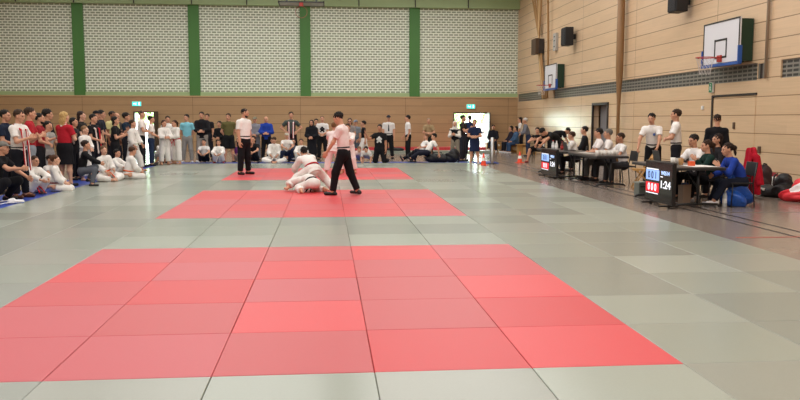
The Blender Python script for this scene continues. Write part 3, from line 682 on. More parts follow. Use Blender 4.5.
NPEOPLE = [0]
def person(label, x, y, face, H=1.72, pose='stand', b=1., skin='#c89478', hair=('short', '#1e1712'), top=('tee', '#eeeeee'), bottom=('trousers', '#15161a'), shoes='#1b1b1d', z=0., group=None, hands=('relaxed', 'relaxed'), extra=(), dist=None, hs=None, **pk):
    """builds one person standing, sitting or lying at x, y on height z, facing the compass angle face (0 = away, 90 = towards the left wall)"""
    ps = dict(POSE[pose]) if isinstance(pose, str) else dict(pose); ps.update(pk)
    J = figure(H, ps, b, hs); s = J['s']; hs = J['hs']
    dist = dist or math.hypot(x-CAM[0], y-CAM[1]); lod = 1 if dist < 20 else 2
    h = .011 if dist < 18.5 else (.014 if dist < 25 else .017)
    w = .85+.15*b
    B = Blob(.03); torso(B, J, 0, .02, fb=False)
    B.cap(J['N']-J['d2']*.05*s, J['Hd']+J['QR'] @ A(0, -.02, -.05)*hs, .062*s, .052*hs, k=.03)
    B.cap(J['HL'], J['HR'], .1*s*b, n=J['pF'], q=.9)
    for n in 'LR':
        B.cap(J['S'+n], J['E'+n], .05*s*w, .041*s*w).cap(J['E'+n], J['W'+n], .041*s*w, .028*s)
        B.cap(J['H'+n], J['K'+n], .086*s*w, .058*s*w).cap(J['K'+n], J['A'+n], .057*s*w, .036*s); m_ = J['K'+n]*.68+J['A'+n]*.32-(J['fd'+n]*.018*s); B.ell(m_, (.054*s*w,)*3, k=.06)
        B.cap(J['B'+n], J['T'+n], .034*s, .026*s, k=.03); B.cap(J['A'+n], J['B'+n], .036*s, .03*s)
    V, F = B.surface(h); mi = np.zeros(len(F), int); nv = len(V); Vs, Fs, Ms = [V], [F], [mi]
    hv, hf, hm = HEADS[lod]; Vs.append((hv*hs) @ J['QR'].T+J['Hd']); Fs.append(hf+nv); Ms.append(hm); nv += len(hv)
    for i, n in enumerate('LR'):
        sd = -1 if n == 'L' else 1
        hv, hf = HANDS[(hands[i], lod)]; f = J['f'+n]
        if hands[i] == 'flat': f = nrm(A(f[0]*.5, f[1]+.8, -.05)); pn = A(0, 0, -1.)
        else: pn = -sd*A(1, 0, 0) if abs(f[0]) < .6 else A(0, -1, -.2)
        pn = nrm(pn-f*(pn @ f)); zz = -pn; xx = np.cross(f, zz)
        hv2 = hv*s*1.02; 
        if sd < 0: hv2 = hv2*A(-1, 1, 1); hf = hf[:, ::-1]
        Vs.append(hv2 @ np.stack([xx, f, zz])+J['W'+n]); Fs.append(hf+nv); Ms.append(np.zeros(len(hf), int)); nv += len(hv)
    sk = skinm(skin); hc = hair[1] if hair else '#4a3a2c'
    root = np_mesh('person', np.concatenate(Vs), np.concatenate(Fs), [sk, mat('eye_dark', '#1a1512', .25), hairm(hc if hc[1] < 'c' else '#8a6f50'), mat('lips', '#9c5a50', .5)], None, np.concatenate(Ms))
    root.location = (x, y, z); root.rotation_euler.z = math.radians(face); tag(root, label, 'person', group); NPEOPLE[0] += 1
    def part(name, blob, m, hh=None):
        V, F = blob.surface(hh or h)
        return np_mesh(name, V, F, m, root) if len(F) else None
    # hair
    HR, Hd = J['QR'], J['Hd']
    def hp(*v): return Hd+HR @ (A(*v)*hs)
    if hair:
        st, hcol = hair[:2]; B = Blob(.015); hm_ = hairm(hcol); hh = min(h, .011 if lod == 1 else .014)
        if st in ('short', 'crop', 'long', 'tail', 'bun', 'bob', 'curly', 'fringe'):
            t = {'crop': .006, 'curly': .03}.get(st, .018)
            B.ell(hp(0, -.014-t*.75, .038+t*.6), ((.0755+t*.55)*hs, (.095+t*.55)*hs, (.0815+t*.6)*hs), HR)
            B.clip(hp(0, .072 if st != 'fringe' else .088, .06), HR @ A(0, .82, -.57))
        if st == 'long': B.cap(hp(0, -.05, .03), hp(0, -.075, -.06), .082*hs, .085*hs, n=HR @ A(0, 1, 0), q=.55, k=.03).cap(hp(0, -.075, -.06), hp(0, -.10, -.24), .085*hs, .06*hs, n=HR @ A(0, 1, 0), q=.45, k=.03)
        if st == 'bob': B.cap(hp(0, -.03, .02), hp(0, -.035, -.08), .092*hs, .088*hs, n=HR @ A(0, 1, 0), q=.75, k=.02)
        if st == 'tail': B.cap(hp(0, -.10, .06), hp(0, -.15, .03), .03*hs, .035*hs, k=.02).cap(hp(0, -.15, .03), hp(0, -.16, -.12), .035*hs, .018*hs, k=.03)
        if st == 'bun': B.ell(hp(0, -.105, .085), (.042*hs,)*3)
        if st == 'curly':
            for i in range(26):
                a = i*2.4; u = .2+.8*(i/26); B.ell(hp(.085*math.cos(a)*math.sqrt(1-u*u*.8), -.03+.09*math.sin(a)*math.sqrt(1-u*u*.8), .03+.1*u), (.03*hs,)*3)
        if st not in ('cap', 'hijab'):
            V, F = B.surface(hh); q = (V-Hd)/hs; c_ = q-A(0, -.02, .03); n_ = c_/(np.linalg.norm(c_, axis=1, keepdims=True)+1e-6)
            V = V+n_*(.0055*hs*(np.sin(q @ A(120, 30, 70))+np.sin(q @ A(-50, 140, -40)+len(label))))[:, None]; np_mesh('hair', V, F, hm_, root)
        if st == 'cap':
            B.ell(hp(0, -.012, .05), (.09*hs, .108*hs, .085*hs), HR).clip(hp(0, 0, .045), HR @ A(0, -.12, -1)); B2 = B
            c = part('cap', B2, cloth(hcol), hh)
            B3 = Blob(.01).cap(hp(0, .08, .055), hp(0, .145, .045), .066*hs, .055*hs, n=HR @ A(0, .1, 1), q=.16); V, F = B3.surface(.008); np_mesh('brim', V, F, cloth(hcol), c)
            B4 = Blob(.01).ell(hp(0, -.02, .03), (.082*hs, .1*hs, .086*hs), HR).clip(hp(0, .02, .03), HR @ A(0, .85, -.5)); part('hair', B4, hairm('#3a2c20'), hh)
        if st == 'hijab':
            B.ell(hp(0, -.015, .025), (.096*hs, .112*hs, .11*hs), HR).cap(hp(0, -.02, -.06), J['N']-J['d2']*.02*s, .085*hs, .13*s, k=.04).cap(J['SL']*.75+J['SR']*.25, J['SR']*.75+J['SL']*.25, .085*s, k=.05).clip(hp(0, .062, 0), HR @ A(0, 1, 0))
            part('headscarf', B, cloth(hcol), hh)
        if len(hair) > 2 and hair[2] == 'beard':
            B = Blob(.015).ell(hp(0, .05, -.078), (.052*hs, .052*hs, .045*hs), HR).cap(hp(-.066, .012, -.03), hp(-.04, .055, -.085), .016*hs, .022*hs).cap(hp(.066, .012, -.03), hp(.04, .055, -.085), .016*hs, .022*hs).clip(hp(0, 0, -.05), HR @ A(0, .25, 1))
            part('beard', B, hm_, hh)
        if len(hair) > 2 and hair[2] == 'glasses':
            B = Blob(.004)
            for q in (-1, 1): B.cap(hp(q*.02, .1, .008), hp(q*.045, .098, .006), .017*hs, n=HR @ A(0, 1, 0), q=.35).cap(hp(q*.06, .09, .01), hp(q*.085, 0, .012), .006*hs)
            B.cap(hp(-.02, .104, .012), hp(.02, .104, .012), .005*hs); part('sunglasses', B, mat('dark_lens', '#0e0e10', .15), .007)
    # clothes
    kind, tc = top[0], top[1]; lower = bottom[0]
    seated = max(J['KL'][2], J['KR'][2]) > J['P'][2]-.2*s
    hem = .0 if seated else .07
    tb = cloth(tc)
    if kind in ('tee', 'polo', 'shirt', 'tank'):
        B = Blob(.04); torso(B, J, .014, hem if lower != 'tucked' and kind != 'shirt' else -.03, 1.0+(.03 if not seated else 0)); sleeves(B, J, .012, {'tee': .62, 'polo': .66, 'shirt': .7, 'tank': .12}[kind], 1.12)
        t = part('shirt', B, tb)
        if kind in ('polo', 'shirt') and lod == 1:
            B = Blob(.01); c = J['N']+J['d2']*.02*s
            ring = [c+J['tR']*.066*s*math.cos(a)+J['tF']*.062*s*math.sin(a)-J['d2']*.018*s*math.sin(a) for a in np.linspace(0, 2*PI, 13)]
            for i in range(12): B.cap(ring[i], ring[i+1], .016*s)
            V, F = B.surface(.009); np_mesh('collar', V, F, cloth(top[2] if len(top) > 2 else tc), t)
    elif kind in ('long', 'hoodie', 'jacket', 'coat'):
        e = {'long': .012, 'hoodie': .026, 'jacket': .024, 'coat': .03}[kind]
        B = Blob(.045); torso(B, J, e, hem+(.0 if kind != 'coat' else .0), 1.03)
        if kind == 'coat' and not seated: B.cap(J['P'], A(J['P'][0], J['P'][1], .32*s), .165*s*b, .21*s*b, n=J['pF'], q=.85, fb=True, k=.05)
        sleeves(B, J, e*.8, 1.93, 1.15); t = part({'long': 'sweater', 'hoodie': 'hoodie', 'jacket': 'jacket', 'coat': 'coat'}[kind], B, tb)
        if kind == 'hoodie':
            B = Blob(.02).cap(J['N']-J['tF']*.07*s-J['tR']*.06*s, J['N']-J['tF']*.07*s+J['tR']*.06*s, .05*s).cap(J['N']-J['tF']*.08*s, J['N']-J['tF']*.09*s-J['d2']*.1*s, .06*s, .03*s); V, F = B.surface(.016); np_mesh('hood', V, F, tb, t)
    elif kind == 'gi':
        B = Blob(.045); torso(B, J, .024, .0 if seated else .16, 1.08); sleeves(B, J, .022, 1.72, 1.45); t = part('judo_jacket', B, tb)
        B = Blob(.01); f, u, r = J['tF'], J['d2'], J['tR']
        for q in (-1, 1):
            a = J['N']+r*.07*s*q+u*.02*s; m = J['N']-u*.1*s+r*.055*s*q+f*.118*s*b; c = J['M']+r*-.03*s*q+f*.122*s*b
            B.cap(a-f*.03*s, a+f*.05*s, .018*s).cap(a+f*.05*s, m, .018*s, n=f, q=.8).cap(m, c, .018*s, n=f, q=.8)
        V, F = B.surface(max(.011, h*.8)); np_mesh('lapel', V, F, cloth('#d8d6d2'), t)  # same white as the jacket, darkened: fold shading put into the colour
    if kind == 'gi' or (len(top) > 2 and top[0] != 'polo' and str(top[2]).startswith('belt')):
        bc = top[2] if len(top) > 2 else '#f0f0ee'; wd = (.142*b+.032)*s; c = J['P']+J['d1']*.09*s; f, r = J['pF'], nrm(np.cross(J['pF'], J['d1'])); B = Blob(.008)
        ring = [c+r*wd*math.cos(a)+f*wd*.74*math.sin(a) for a in np.linspace(0, 2*PI, 25)]
        for i in range(24): B.cap(ring[i], ring[i+1], .022*s)
        k_ = c+f*(wd*.74+.015)
        B.ell(k_, (.035*s, .03*s, .028*s)); dn = A(0, 0, -1) if not seated else nrm(A(0, .5, -.6) @ np.eye(3)); 
        for q in (-1, 1): B.cap(k_, k_+r*q*.06*s+dn*.1*s+f*.02, .02*s, n=f, q=.6).cap(k_+r*q*.06*s+dn*.1*s+f*.02, k_+r*q*.09*s+dn*.26*s+f*.03, .02*s, n=f, q=.6)
        part('belt', B, cloth(bc), max(.011, h*.8))
    bt = cloth(bottom[1])
    if lower in ('trousers', 'tucked', 'jeans', 'gi'):
        B = Blob(.04); legs(B, J, .010 if lower != 'gi' else .02, 1.96 if lower != 'gi' else 1.84, {'gi': 1.55, 'jeans': 1.25}.get(lower, 1.3)); part('trousers', B, bt)
    elif lower == 'shorts': B = Blob(.04); legs(B, J, .016, .96, 1.3); part('shorts', B, bt)
    elif lower == 'capri': B = Blob(.04); legs(B, J, .012, 1.45, 1.2); part('trousers', B, bt)
    elif lower in ('skirt', 'dress'):
        B = Blob(.04); z1 = bottom[2] if len(bottom) > 2 else .5
        B.cap(J['P']+J['d1']*.1*s, A(J['P'][0], J['P'][1], z1*s), .142*s*b, .19*s*b, n=J['pF'], q=.82, fa=True, fb=True); legs(B, J, .012, .4); part('skirt', B, bt)
    if kind != 'gi' and lower in ('tucked',):
        wd = (.130*b+.016)*s; c = J['P']+J['d1']*.1*s; f, r = J['pF'], nrm(np.cross(J['pF'], J['d1'])); B = Blob(.006); ring = [c+r*wd*math.cos(a)+f*wd*.74*math.sin(a) for a in np.linspace(0, 2*PI, 25)]
        for i in range(24): B.cap(ring[i], ring[i+1], .018*s)
        part('belt', B, mat('black_leather', '#141210', .4), max(.011, h*.8))
    if shoes:
        for n in 'LR':
            B = Blob(.02); so = J['so'+n]
            B.cap(J['B'+n], J['T'+n], .043*s, .036*s, k=.03).cap(J['A'+n]*.5+J['B'+n]*.5, J['B'+n], .045*s, .043*s, k=.02)
            B.clip(J['B'+n]+so*.03*s, so); part('shoe', B, mat('shoe_'+shoes.strip('#'), shoes, .5), min(h, .014))
    for ex in extra:
        if ex[0] == 'scarf':
            f, u, r = J['tF'], J['d2'], J['tR']; B = Blob(.01); ln = ex[2] if len(ex) > 2 else .62
            for q in (-1, 1):
                a = J['N']+r*.075*s*q-f*.03*s+u*.02*s; m = J['N']-u*.07*s+r*.085*s*q+f*.12*s*(.5+.5*b); c = J['N']-u*.36*s+r*.075*s*q+f*(.135*s*b+.02); e_ = c+A(0, 0, -(ln-.36)*s)+f*.03
                B.cap(J['N']-f*.085*s+u*.0*s, a, .028*s, k=.01).cap(a, m, .028*s, n=f, q=.5).cap(m, c, .036*s, n=f, q=.3).cap(c, e_, .036*s, n=f, q=.3)
            V, F = B.surface(.011 if lod == 1 else .015); cc = V[F].mean(1); rel = (cc-J['N']) @ r
            mi = (np.abs(np.abs(rel)-.078*s) < .014*s).astype(int) if len(ex) < 4 else (rel > 0).astype(int)
            np_mesh('scarf', V, F, [cloth(ex[1]), cloth(ex[3] if len(ex) > 3 else '#efe9e4')], root, mi)
        elif ex[0] == 'print':
            f, u, r = J['tF'], J['d2'], J['tR']; c = J['N']-u*.2*s+f*(.110*s*(.5+.5*b)); B = Blob(.01)
            for dx, dz, rr in ((0, .07, .05), (-.06, .02, .045), (.06, .02, .045), (0, -.02, .06), (-.06, -.08, .035), (.06, -.08, .035)): B.ell(c+r*dx*s+u*dz*s, (rr*s, .03*s, rr*s))
            part('chest_print', B, cloth(ex[1]), .014)
        elif ex[0] == 'tie':
            f, u = J['tF'], J['d2']; B = Blob(.01).cap(J['N']+f*.075*s-u*.02*s, J['N']+f*.128*s-u*.1*s, .018*s).cap(J['N']+f*.128*s-u*.1*s, J['M']+f*.125*s*b, .02*s, .03*s, n=f, q=.5); part('necktie', B, cloth(ex[1]), .012)
        elif ex[0] == 'vest':
            B = Blob(.045); torso(B, J, .026, hem-.02, 1.02); sleeves(B, J, .022, .1); B.clip(J['N']-J['d2']*.01, J['d2']); part('vest', B, cloth(ex[1]))
        elif ex[0] == 'badge':
            f, u, r = J['tF'], J['d2'], J['tR']; B = Blob(.004).ell(J['N']-u*.14*s-r*.075*s+f*.108*s*(.5+.5*b), (.03*s, .02*s, .035*s)); part('badge', B, cloth(ex[1]), .009)
        elif ex[0] == 'armband' or ex[0] == 'watch':
            n = ex[2]; d = nrm(J['W'+n]-J['E'+n]); B = Blob(.004).cap(J['W'+n]-d*.035*s, J['W'+n]-d*.012*s, .036*s, fa=True, fb=True); part('wristwatch', B, mat('watch_dark', '#16161a', .3), .008)
        elif ex[0] == 'backprint':
            f, u, r = J['tF'], J['d2'], J['tR']; B = Blob(.01).cap(J['N']-u*.13*s-f*.108*s-r*.09*s, J['N']-u*.13*s-f*.108*s+r*.09*s, .028*s); part('back_print', B, cloth(ex[1]), .012)
    return root, J
def world(root, p):
    a = root.rotation_euler.z; c, s = math.cos(a), math.sin(a)
    return (root.location[0]+c*p[0]-s*p[1], root.location[1]+s*p[0]+c*p[1], root.location[2]+p[2])
# ------------------------------------------------------------------ furniture
def y_at(px, X, py=150):
    d = _F+_R2*(px-400)/FPX+_U2*(200-py)/FPX
    return float(CAM[1]+d[1]*(X-CAM[0])/d[0])
M_top = mat('table_top_grey', '#423f3e', .35, vary=.05, bscale=6); M_edge = mat('table_edge', '#1c1c1e', .5)
def table(x, y, w, l, label):
    """folding table, w across (x), l along (y); T-shaped steel feet at both ends"""
    e = empty('folding_table', (x, y, 0), 0, label, 'table', 'judges\' tables')
    MB().box((0, 0, .735), (w, l, .03)).build('table_top', M_top, e, bevel=.006)
    MB().box((0, 0, .71), (w+.01, l+.01, .04)).build('edge_band', M_edge, e, bevel=.006)
    for s in (-1, 1):
        yy = s*(l/2-.12)
        m = MB().tube([(0, yy, .69), (0, yy, .06)], .024, 10).tube([(-w*.46, yy, .025), (-w*.42, yy, .06), (-.1, yy, .075), (.1, yy, .075), (w*.42, yy, .06), (w*.46, yy, .025)], .022, 8)
        m.bar((0, yy, .35), (0, yy-s*.5, .68), .02, .02)
        m.build('leg', M_black, e, True)
    return e
T1 = table(9.42, 17.55, .78, 2.6, 'black-edged folding table at the far scoreboard, with bottles on it')
T2 = table(9.48, 14.75, .78, 2.3, 'folding table in the middle carrying a row of white paper cups')
T3 = table(9.48, 10.15, .92, 2.15, 'folding table behind the near scoreboard with the orange box on it')
M_wood = mat('beech_wood', '#b98b4e', .45, vary=.1, bscale=5)
def folding_chair(x, y, face, m, seatm, label, group='folding chairs'):
    """folding chair facing `face` (0 = away, 90 = left wall)"""
    e = empty('folding_chair', (x, y, 0), math.radians(face), label, 'chair', group)
    for s in (-1, 1):
        MB().bar((s*.2, .24, 0), (s*.2, -.26, .84), .03, .045, (1, 0, 0)).build('front_leg', m, e, bevel=.004)
        MB().bar((s*.165, -.27, 0), (s*.165, .17, .44), .03, .04, (1, 0, 0)).build('rear_leg', m, e, bevel=.004)
    sm = MB()
    for k in range(5): sm.box((0, -.13+k*.085, .455), (.36, .078, .022))
    sm.box((-.17, .04, .435), (.03, .42, .025)).box((.17, .04, .435), (.03, .42, .025)); sm.build('seat', seatm, e, bevel=.004)
    MB().bar((-.185, -.225, .77), (.185, -.225, .77), .02, .15, (0, -.5, .85)).build('backrest', seatm, e, bevel=.006)
    MB().bar((-.2, .18, .1), (.2, .18, .1), .03, .025).bar((-.16, -.2, .1), (.16, -.2, .1), .03, .025).build('stretcher', m, e)
    return e
M_blk2 = mat('black_plastic', '#1d1d20', .5)
def stack_chair(x, y, face, label, seatm=None):
    e = empty('chair', (x, y, 0), math.radians(face), label, 'chair', 'chairs at the judges\' tables')
    sm = seatm or M_blk2
    for s in (-1, 1):
        MB().tube([(s*.2, .2, 0), (s*.19, .18, .43)], .012, 8).build('leg', M_black, e, True)
        MB().tube([(s*.2, -.24, 0), (s*.19, -.2, .43), (s*.19, -.27, .83)], .012, 8).build('leg', M_black, e, True)
    MB().box((0, 0, .44), (.42, .42, .03)).build('seat', sm, e, bevel=.012)
    MB().box((0, -.255, .7), (.4, .025, .26), Matrix.Rotation(.15, 3, 'X')).build('backrest', sm, e, bevel=.01)
    return e

# scoreboards: a big screen on low feet, face towards the mats
def scoreboard(x, y, w, h, z0, label, rz, clock=True):
    e = empty('scoreboard', (x, y, 0), rz, label, 'scoreboard')        # own frame: screen faces -Y
    MB().box((0, .03, z0+h/2), (w, .06, h)).build('housing', mat('screen_bezel', '#141417', .35), e, bevel=.008)
    for s in (-1, 1): MB().box((s*w*.32, .03, z0/2+.01), (.05, .36, .03)).box((s*w*.32, .03, z0/2), (.04, .04, z0)).build('foot', M_black, e)
    MB().box((0, -.003, z0+h/2), (w-.05, .006, h-.05)).build('screen', mat('screen_black', '#08080a', .2, emit='#0a0a0c', estr=.2), e)
    lit = lambda n, c, k: mat(n, c, .4, emit=c, estr=k)
    wht = lit('screen_white', '#f2f6ff', .85)
    def at_(u, v): return (-w/2+u*w, z0+h*(1-v))
    def panel(name, u0, u1, v0, v1, m):
        x0, z1 = at_(u0, v0); x1, z2 = at_(u1, v1); return MB().box(((x0+x1)/2, -.008, (z1+z2)/2), (x1-x0, .004, z1-z2)).build(name, m, e)
    panel('blue_score_panel', .05, .53, .22, .47, lit('screen_blue', '#8fb4ee', .75)); panel('red_score_panel', .05, .53, .53, .76, lit('screen_red', '#d8172a', .75))
    def write(name, txt, u, v, size, m, sx=1.):
        vs, fs = lettering(txt, size, .002); cx, cz = at_(u, v)
        MB().add([(p[0]*sx+cx, -.012+p[1], p[2]+cz) for p in vs], fs).build(name, m, e)
    write('lettering', '0 0 1', .29, .355, h*.25, mat('screen_navy', '#1c2c66', .4), 1.05); write('lettering', '0 0 0', .29, .65, h*.24, wht, 1.05)
    write('lettering', 'W0514', .75, .27, h*.135, lit('screen_pale_blue', '#b8d4ff', .8), 1.15); write('lettering', '1:24', .755, .55, h*.25, wht, 1.42)
    m = MB()
    for (u0, u1, v) in ((.06, .5, .20), (.06, .5, .79), (.58, .66, .36)): x0, z = at_(u0, v); x1, _ = at_(u1, v); m.box(((x0+x1)/2, -.008, z), (x1-x0, .003, h*.022))
    m.build('caption_bar', wht, e)
    return e
def score_at(X, p0, p1, ztop, z0, label):
    y0, y1 = y_at(p0, X, 170), y_at(p1, X, 170)
    return scoreboard(X, (y0+y1)/2, y0-y1, ztop-z0, z0, label, -PI/2)
score_at(8.86, 645.5, 673.5, .84, .07, 'near black scoreboard with blue and red panels and the time 1:24')
score_at(8.86, 541, 556.5, .80, .06, 'far black scoreboard with blue and red panels, beyond the cup table')

# things on and under the tables
M_paper = mat('white_paper_cup', '#f1eee8', .6)
def cup(x, y, z, label, group, m=M_paper, r=.04, h=.1):
    o = MB().lathe([(.001, 0), (r*.72, 0), (r, h), (r*.94, h), (r*.66, .006), (.001, .006)], (0, 0, 0), 16, cap=False).build('cup', m, None, True, loc=(x, y, z)); return tag(o, label, 'cup', group)
for i, px in enumerate((597.5, 601, 605, 609, 612.5, 616)):
    cup(x_at(px, 13.78+.05*(i % 2), 153), 13.78+.05*(i % 2), .75, 'white paper cup on the middle table, %s from the left in the row' % ORD[i], 'paper cups on the middle table', r=.055, h=.13)
for i, px in enumerate((673, 677.5, 681)):
    cup(9.4, y_at(px, 9.4, 160), .75, ('white paper cup', 'pale paper cup', 'brown paper cup')[i]+(' beside the laptop on the near table', ' in the middle of the cups on the near table', ' next to the orange box on the near table')[i], 'cups on the near table', (M_paper, mat('grey_paper', '#bcb6ae', .6), mat('brown_paper', '#b08654', .6))[i], .05, .13)
def bottle(x, y, z, label, h=.26, r=.036, body='#dfe8ea', lab='#e9eef2', capc='#3a6fb5', group=None):
    e = empty('bottle', (x, y, z), 0, label, 'bottle', group); k = h/.26
    MB().lathe([(.001, 0), (r*.9, 0), (r, .01), (r, .15*k), (r*.8, .18*k), (r*.36, .22*k), (r*.36, .245*k)], (0, 0, 0), 16, cap=False).build('glass_body', mat('clear_plastic', body, .15, trans=.2), e, True)
    MB().lathe([(r*1.02, .05*k), (r*1.02, .12*k)], (0, 0, 0), 16, cap=False).build('label_band', mat('bottle_label', lab, .5), e, True)
    MB().lathe([(.001, .24*k), (r*.42, .24*k), (r*.42, .262*k), (.001, .262*k)], (0, 0, 0), 12, cap=False).build('bottle_cap', mat('bottle_cap_'+capc[1:], capc, .4), e, True)
    return e
for px, py, lab in ((716.5, 206.5, 'clear water bottle on the floor farther from the blue bag'), (724.5, 206.5, 'clear water bottle on the floor touching the blue bag')):
    x, y = fl(px, py); bottle(x, y, 0, lab, .33, .042, '#e8eef0', '#f4f4f2', '#c9d4dc', 'bottles beside the blue bag')
for px, lab, c, b_ in ((553, 'clear bottle on the far table nearest the far scoreboard', '#e04848', '#e8ecee'), (556.5, 'white bottle on the far table second from the scoreboard', '#f0f0f0', '#f2f2f2'), (562, 'dark red bottle in the middle of the far table', '#8a2020', '#7a2a2a'), (569, 'white bottle on the far table farthest from the scoreboard', '#3a6fb5', '#f0f0f0')):
    bottle(9.4, y_at(px, 9.4, 148), .75, lab, .24, .045, b_, '#f3f3f3' if b_ != '#7a2a2a' else '#aa3333', c, 'bottles on the far table')
o = MB().box((0, 0, .045), (.1, .11, .09)).build('small_box', mat('orange_card', '#dd5a2c', .6), bevel=.008, loc=(9.5, y_at(691.5, 9.5, 162), .75)); tag(o, 'small orange box on the near table in front of the man in white', 'box')
def laptop(x, y, z, rz, label):
    e = empty('laptop', (x, y, z), rz, label, 'laptop')
    MB().box((0, 0, .01), (.34, .24, .02)).build('keyboard_base', M_black, e, bevel=.004)
    MB().box((0, .13, .125), (.34, .012, .23), Matrix.Rotation(-.2, 3, 'X')).build('lid', mat('laptop_lid', '#232327', .35), e, bevel=.004)
laptop(9.55, 10.95, .75, PI/2, 'black laptop open on the near table behind the scoreboard'); laptop(9.45, 16.9, .75, PI/2, 'dark laptop on the far table in front of the boy in white')
for i, (px, lab) in enumerate(((583, 'white sheet of paper on the middle table in front of the dark-haired man'), (590, 'white sheet of paper on the middle table beside the cups'))):
    o = MB().box((0, 0, .002), (.21, .3, .004)).build('paper_sheet', M_white, None, loc=(9.42, y_at(px, 9.42, 154), .751), rz=.2*i); tag(o, lab, 'paper')
o = MB().box((0, 0, .001), (.5, .62, .002)).build('paper_sheet', M_white, None, loc=(9.62, 9.5, .7515), rz=.05); tag(o, 'wide white paper lying on the near table in front of the two women', 'paper')
# cardboard bag, grey crate
x, y = fl(681.5, 204); e = empty('carrier_bag', (x+.05, y, 0), .3, 'tall beige paper bag on the floor under the near table, beside the scoreboard', 'bag'); e.scale = (.72, .8, 1)
MB().add([(-.13,-.08,0),(.13,-.08,0),(.13,.08,0),(-.13,.08,0),(-.14,-.09,.38),(.14,-.09,.38),(.14,.07,.36),(-.14,.08,.37)], [(0,3,2,1),(0,1,5,4),(1,2,6,5),(2,3,7,6),(3,0,4,7)]).build('paper_bag', mat('kraft_beige', '#b39d8c', .7), e)
MB().box((0, 0, .33), (.2, .1, .16)).build('contents', mat('blue_wrap', '#2b4a8f', .5), e, bevel=.03)
MB().tube([(-.05, -.1, .36), (-.04, -.1, .46), (.04, -.1, .46), (.05, -.1, .36)], .006, 6).build('handle', mat('kraft_cord', '#a48d78', .8), e)
x, y = fl(642.5, 196.5); e = empty('crate', (x, y+.1, 0), .2, 'small grey crate on the floor between the wooden chair and scoreboard', 'crate')
MB().box((0, 0, .14), (.22, .2, .28)).build('body', mat('grey_crate', '#6f7670', .5), e, bevel=.02); MB().box((0, 0, .29), (.24, .22, .03)).build('rim', mat('crate_rim', '#8a918a', .5), e, bevel=.01); MB().tube([(-.07, -.1, .21), (-.06, -.13, .21), (.06, -.13, .21), (.07, -.1, .21)], .01, 6).build('handle', M_black, e)

# soft bags
def soft_bag(name, cat, x, y, blobs, m, label, straps=(), extra=None, rz=0., rough=.02, seed=1):
    B = Blob(.05)
    for c, r in blobs: B.ell(c, r)
    B.clip((0, 0, 0.003), (0, 0, -1)); V, F = B.surface(.016); rn = np.random.RandomState(seed)
    f = rn.uniform(8, 30, (5, 3)); ph = rn.uniform(0, 6, 5); d = sum(np.sin(V @ f[i]+ph[i]) for i in range(5))*rough/3
    c = V.mean(0); V = V+nrm_rows(V-c)*d[:, None]; V[:, 2] = np.maximum(V[:, 2], .002)
    mi = None; ms = m
    if isinstance(m, list): mi = ((np.sin(V[F].mean(1) @ A(9, 5, 11))+np.sin(V[F].mean(1) @ A(-6, 12, 7)+1)) > .55).astype(int)
    e = empty(name, (x, y, 0), rz, label, cat); np_mesh('bag_body', V, F, ms, e, mi)
    for pts, r, mm in straps: MB().tube(pts, r, 8).build('strap', mm, e, True)
    if extra: extra(e)
    return e
def nrm_rows(v): return v/(np.linalg.norm(v, axis=1, keepdims=True)+1e-9)
M_bbag = mat('blue_carrier_film', '#1f55b0', .28, bump=1., bscale=20); M_kbag = mat('black_nylon', '#17171b', .55, bump=.9, bscale=24)
x, y = fl(735, 207); soft_bag('carrier_bag', 'bag', x+.1, y+.15, [((0, 0, .14), (.27, .2, .2)), ((.02, 0, .36), (.2, .14, .2)), ((-.06, .02, .5), (.12, .09, .1))], M_bbag, 'big crumpled blue carrier bag on the floor beside the seated woman in blue', [([(-.1, -.02, .52), (-.12, -.02, .62), (-.02, -.02, .64), (.02, -.02, .54)], .012, M_bbag)], rough=.055)
x, y = fl(763, 192); soft_bag('backpack', 'bag', 12.3, y_at(763.5, 12.3, 185), [((0, 0, .2), (.2, .18, .22)), ((0, 0, .42), (.17, .15, .2)), ((-.08, -.12, .2), (.12, .1, .14))], mat('maroon_nylon', '#2c1218', .6, bump=.4, bscale=40), 'dark maroon backpack against the wall beside the red jacket', [([(-.06, -.05, .58), (-.03, -.02, .66), (.05, 0, .64), (.06, 0, .57)], .015, M_kbag)])
def zipw(e): MB().box((-.15, 0, .16), (.05, .16, .05)).build('white_patch', M_white, e)
x, y = fl(768, 192); soft_bag('sports_bag', 'bag', 12.0, y_at(769.5, 12.0, 190), [((0, 0, .11), (.17, .3, .12)), ((0, .14, .12), (.16, .18, .12))], M_kbag, 'low black sports bag lying along the wall between backpack and black rucksack', [], zipw)
soft_bag('sports_bag', 'bag', 12.5, y_at(772.5, 12.5, 180), [((0, 0, .3), (.13, .16, .16)), ((0, -.02, .16), (.13, .18, .16))], [mat('red_nylon', '#8f1626', .5, bump=.3, bscale=30), M_white], 'red and white bag standing by the wall behind the low black bag', rough=.01, seed=5)
soft_bag('rucksack', 'bag', 12.15, y_at(784, 12.15, 190), [((0, 0, .17), (.2, .22, .18)), ((.02, .04, .34), (.15, .17, .17)), ((-.12, -.06, .16), (.13, .16, .12)), ((-.05, .12, .3), (.12, .1, .1))], M_kbag, 'bulging black rucksack on the floor next to the red and white striped bag', [([(-.12, .06, .5), (-.2, .04, .46), (-.24, 0, .34), (-.22, -.04, .2)], .018, M_kbag)], rough=.03, seed=3)
soft_bag('bag', 'bag', 12.05, y_at(797, 12.05, 190), [((0, 0, .1), (.3, .36, .14)), ((.1, -.08, .24), (.22, .24, .18)), ((.14, .1, .34), (.12, .14, .1))], [mat('bright_red_cloth', '#e2303c', .6, bump=.3, bscale=20), mat('white_cloth', '#f4eeee', .7)], 'bright red and white patterned bag on the floor, last along the wall', rough=.035, seed=7)
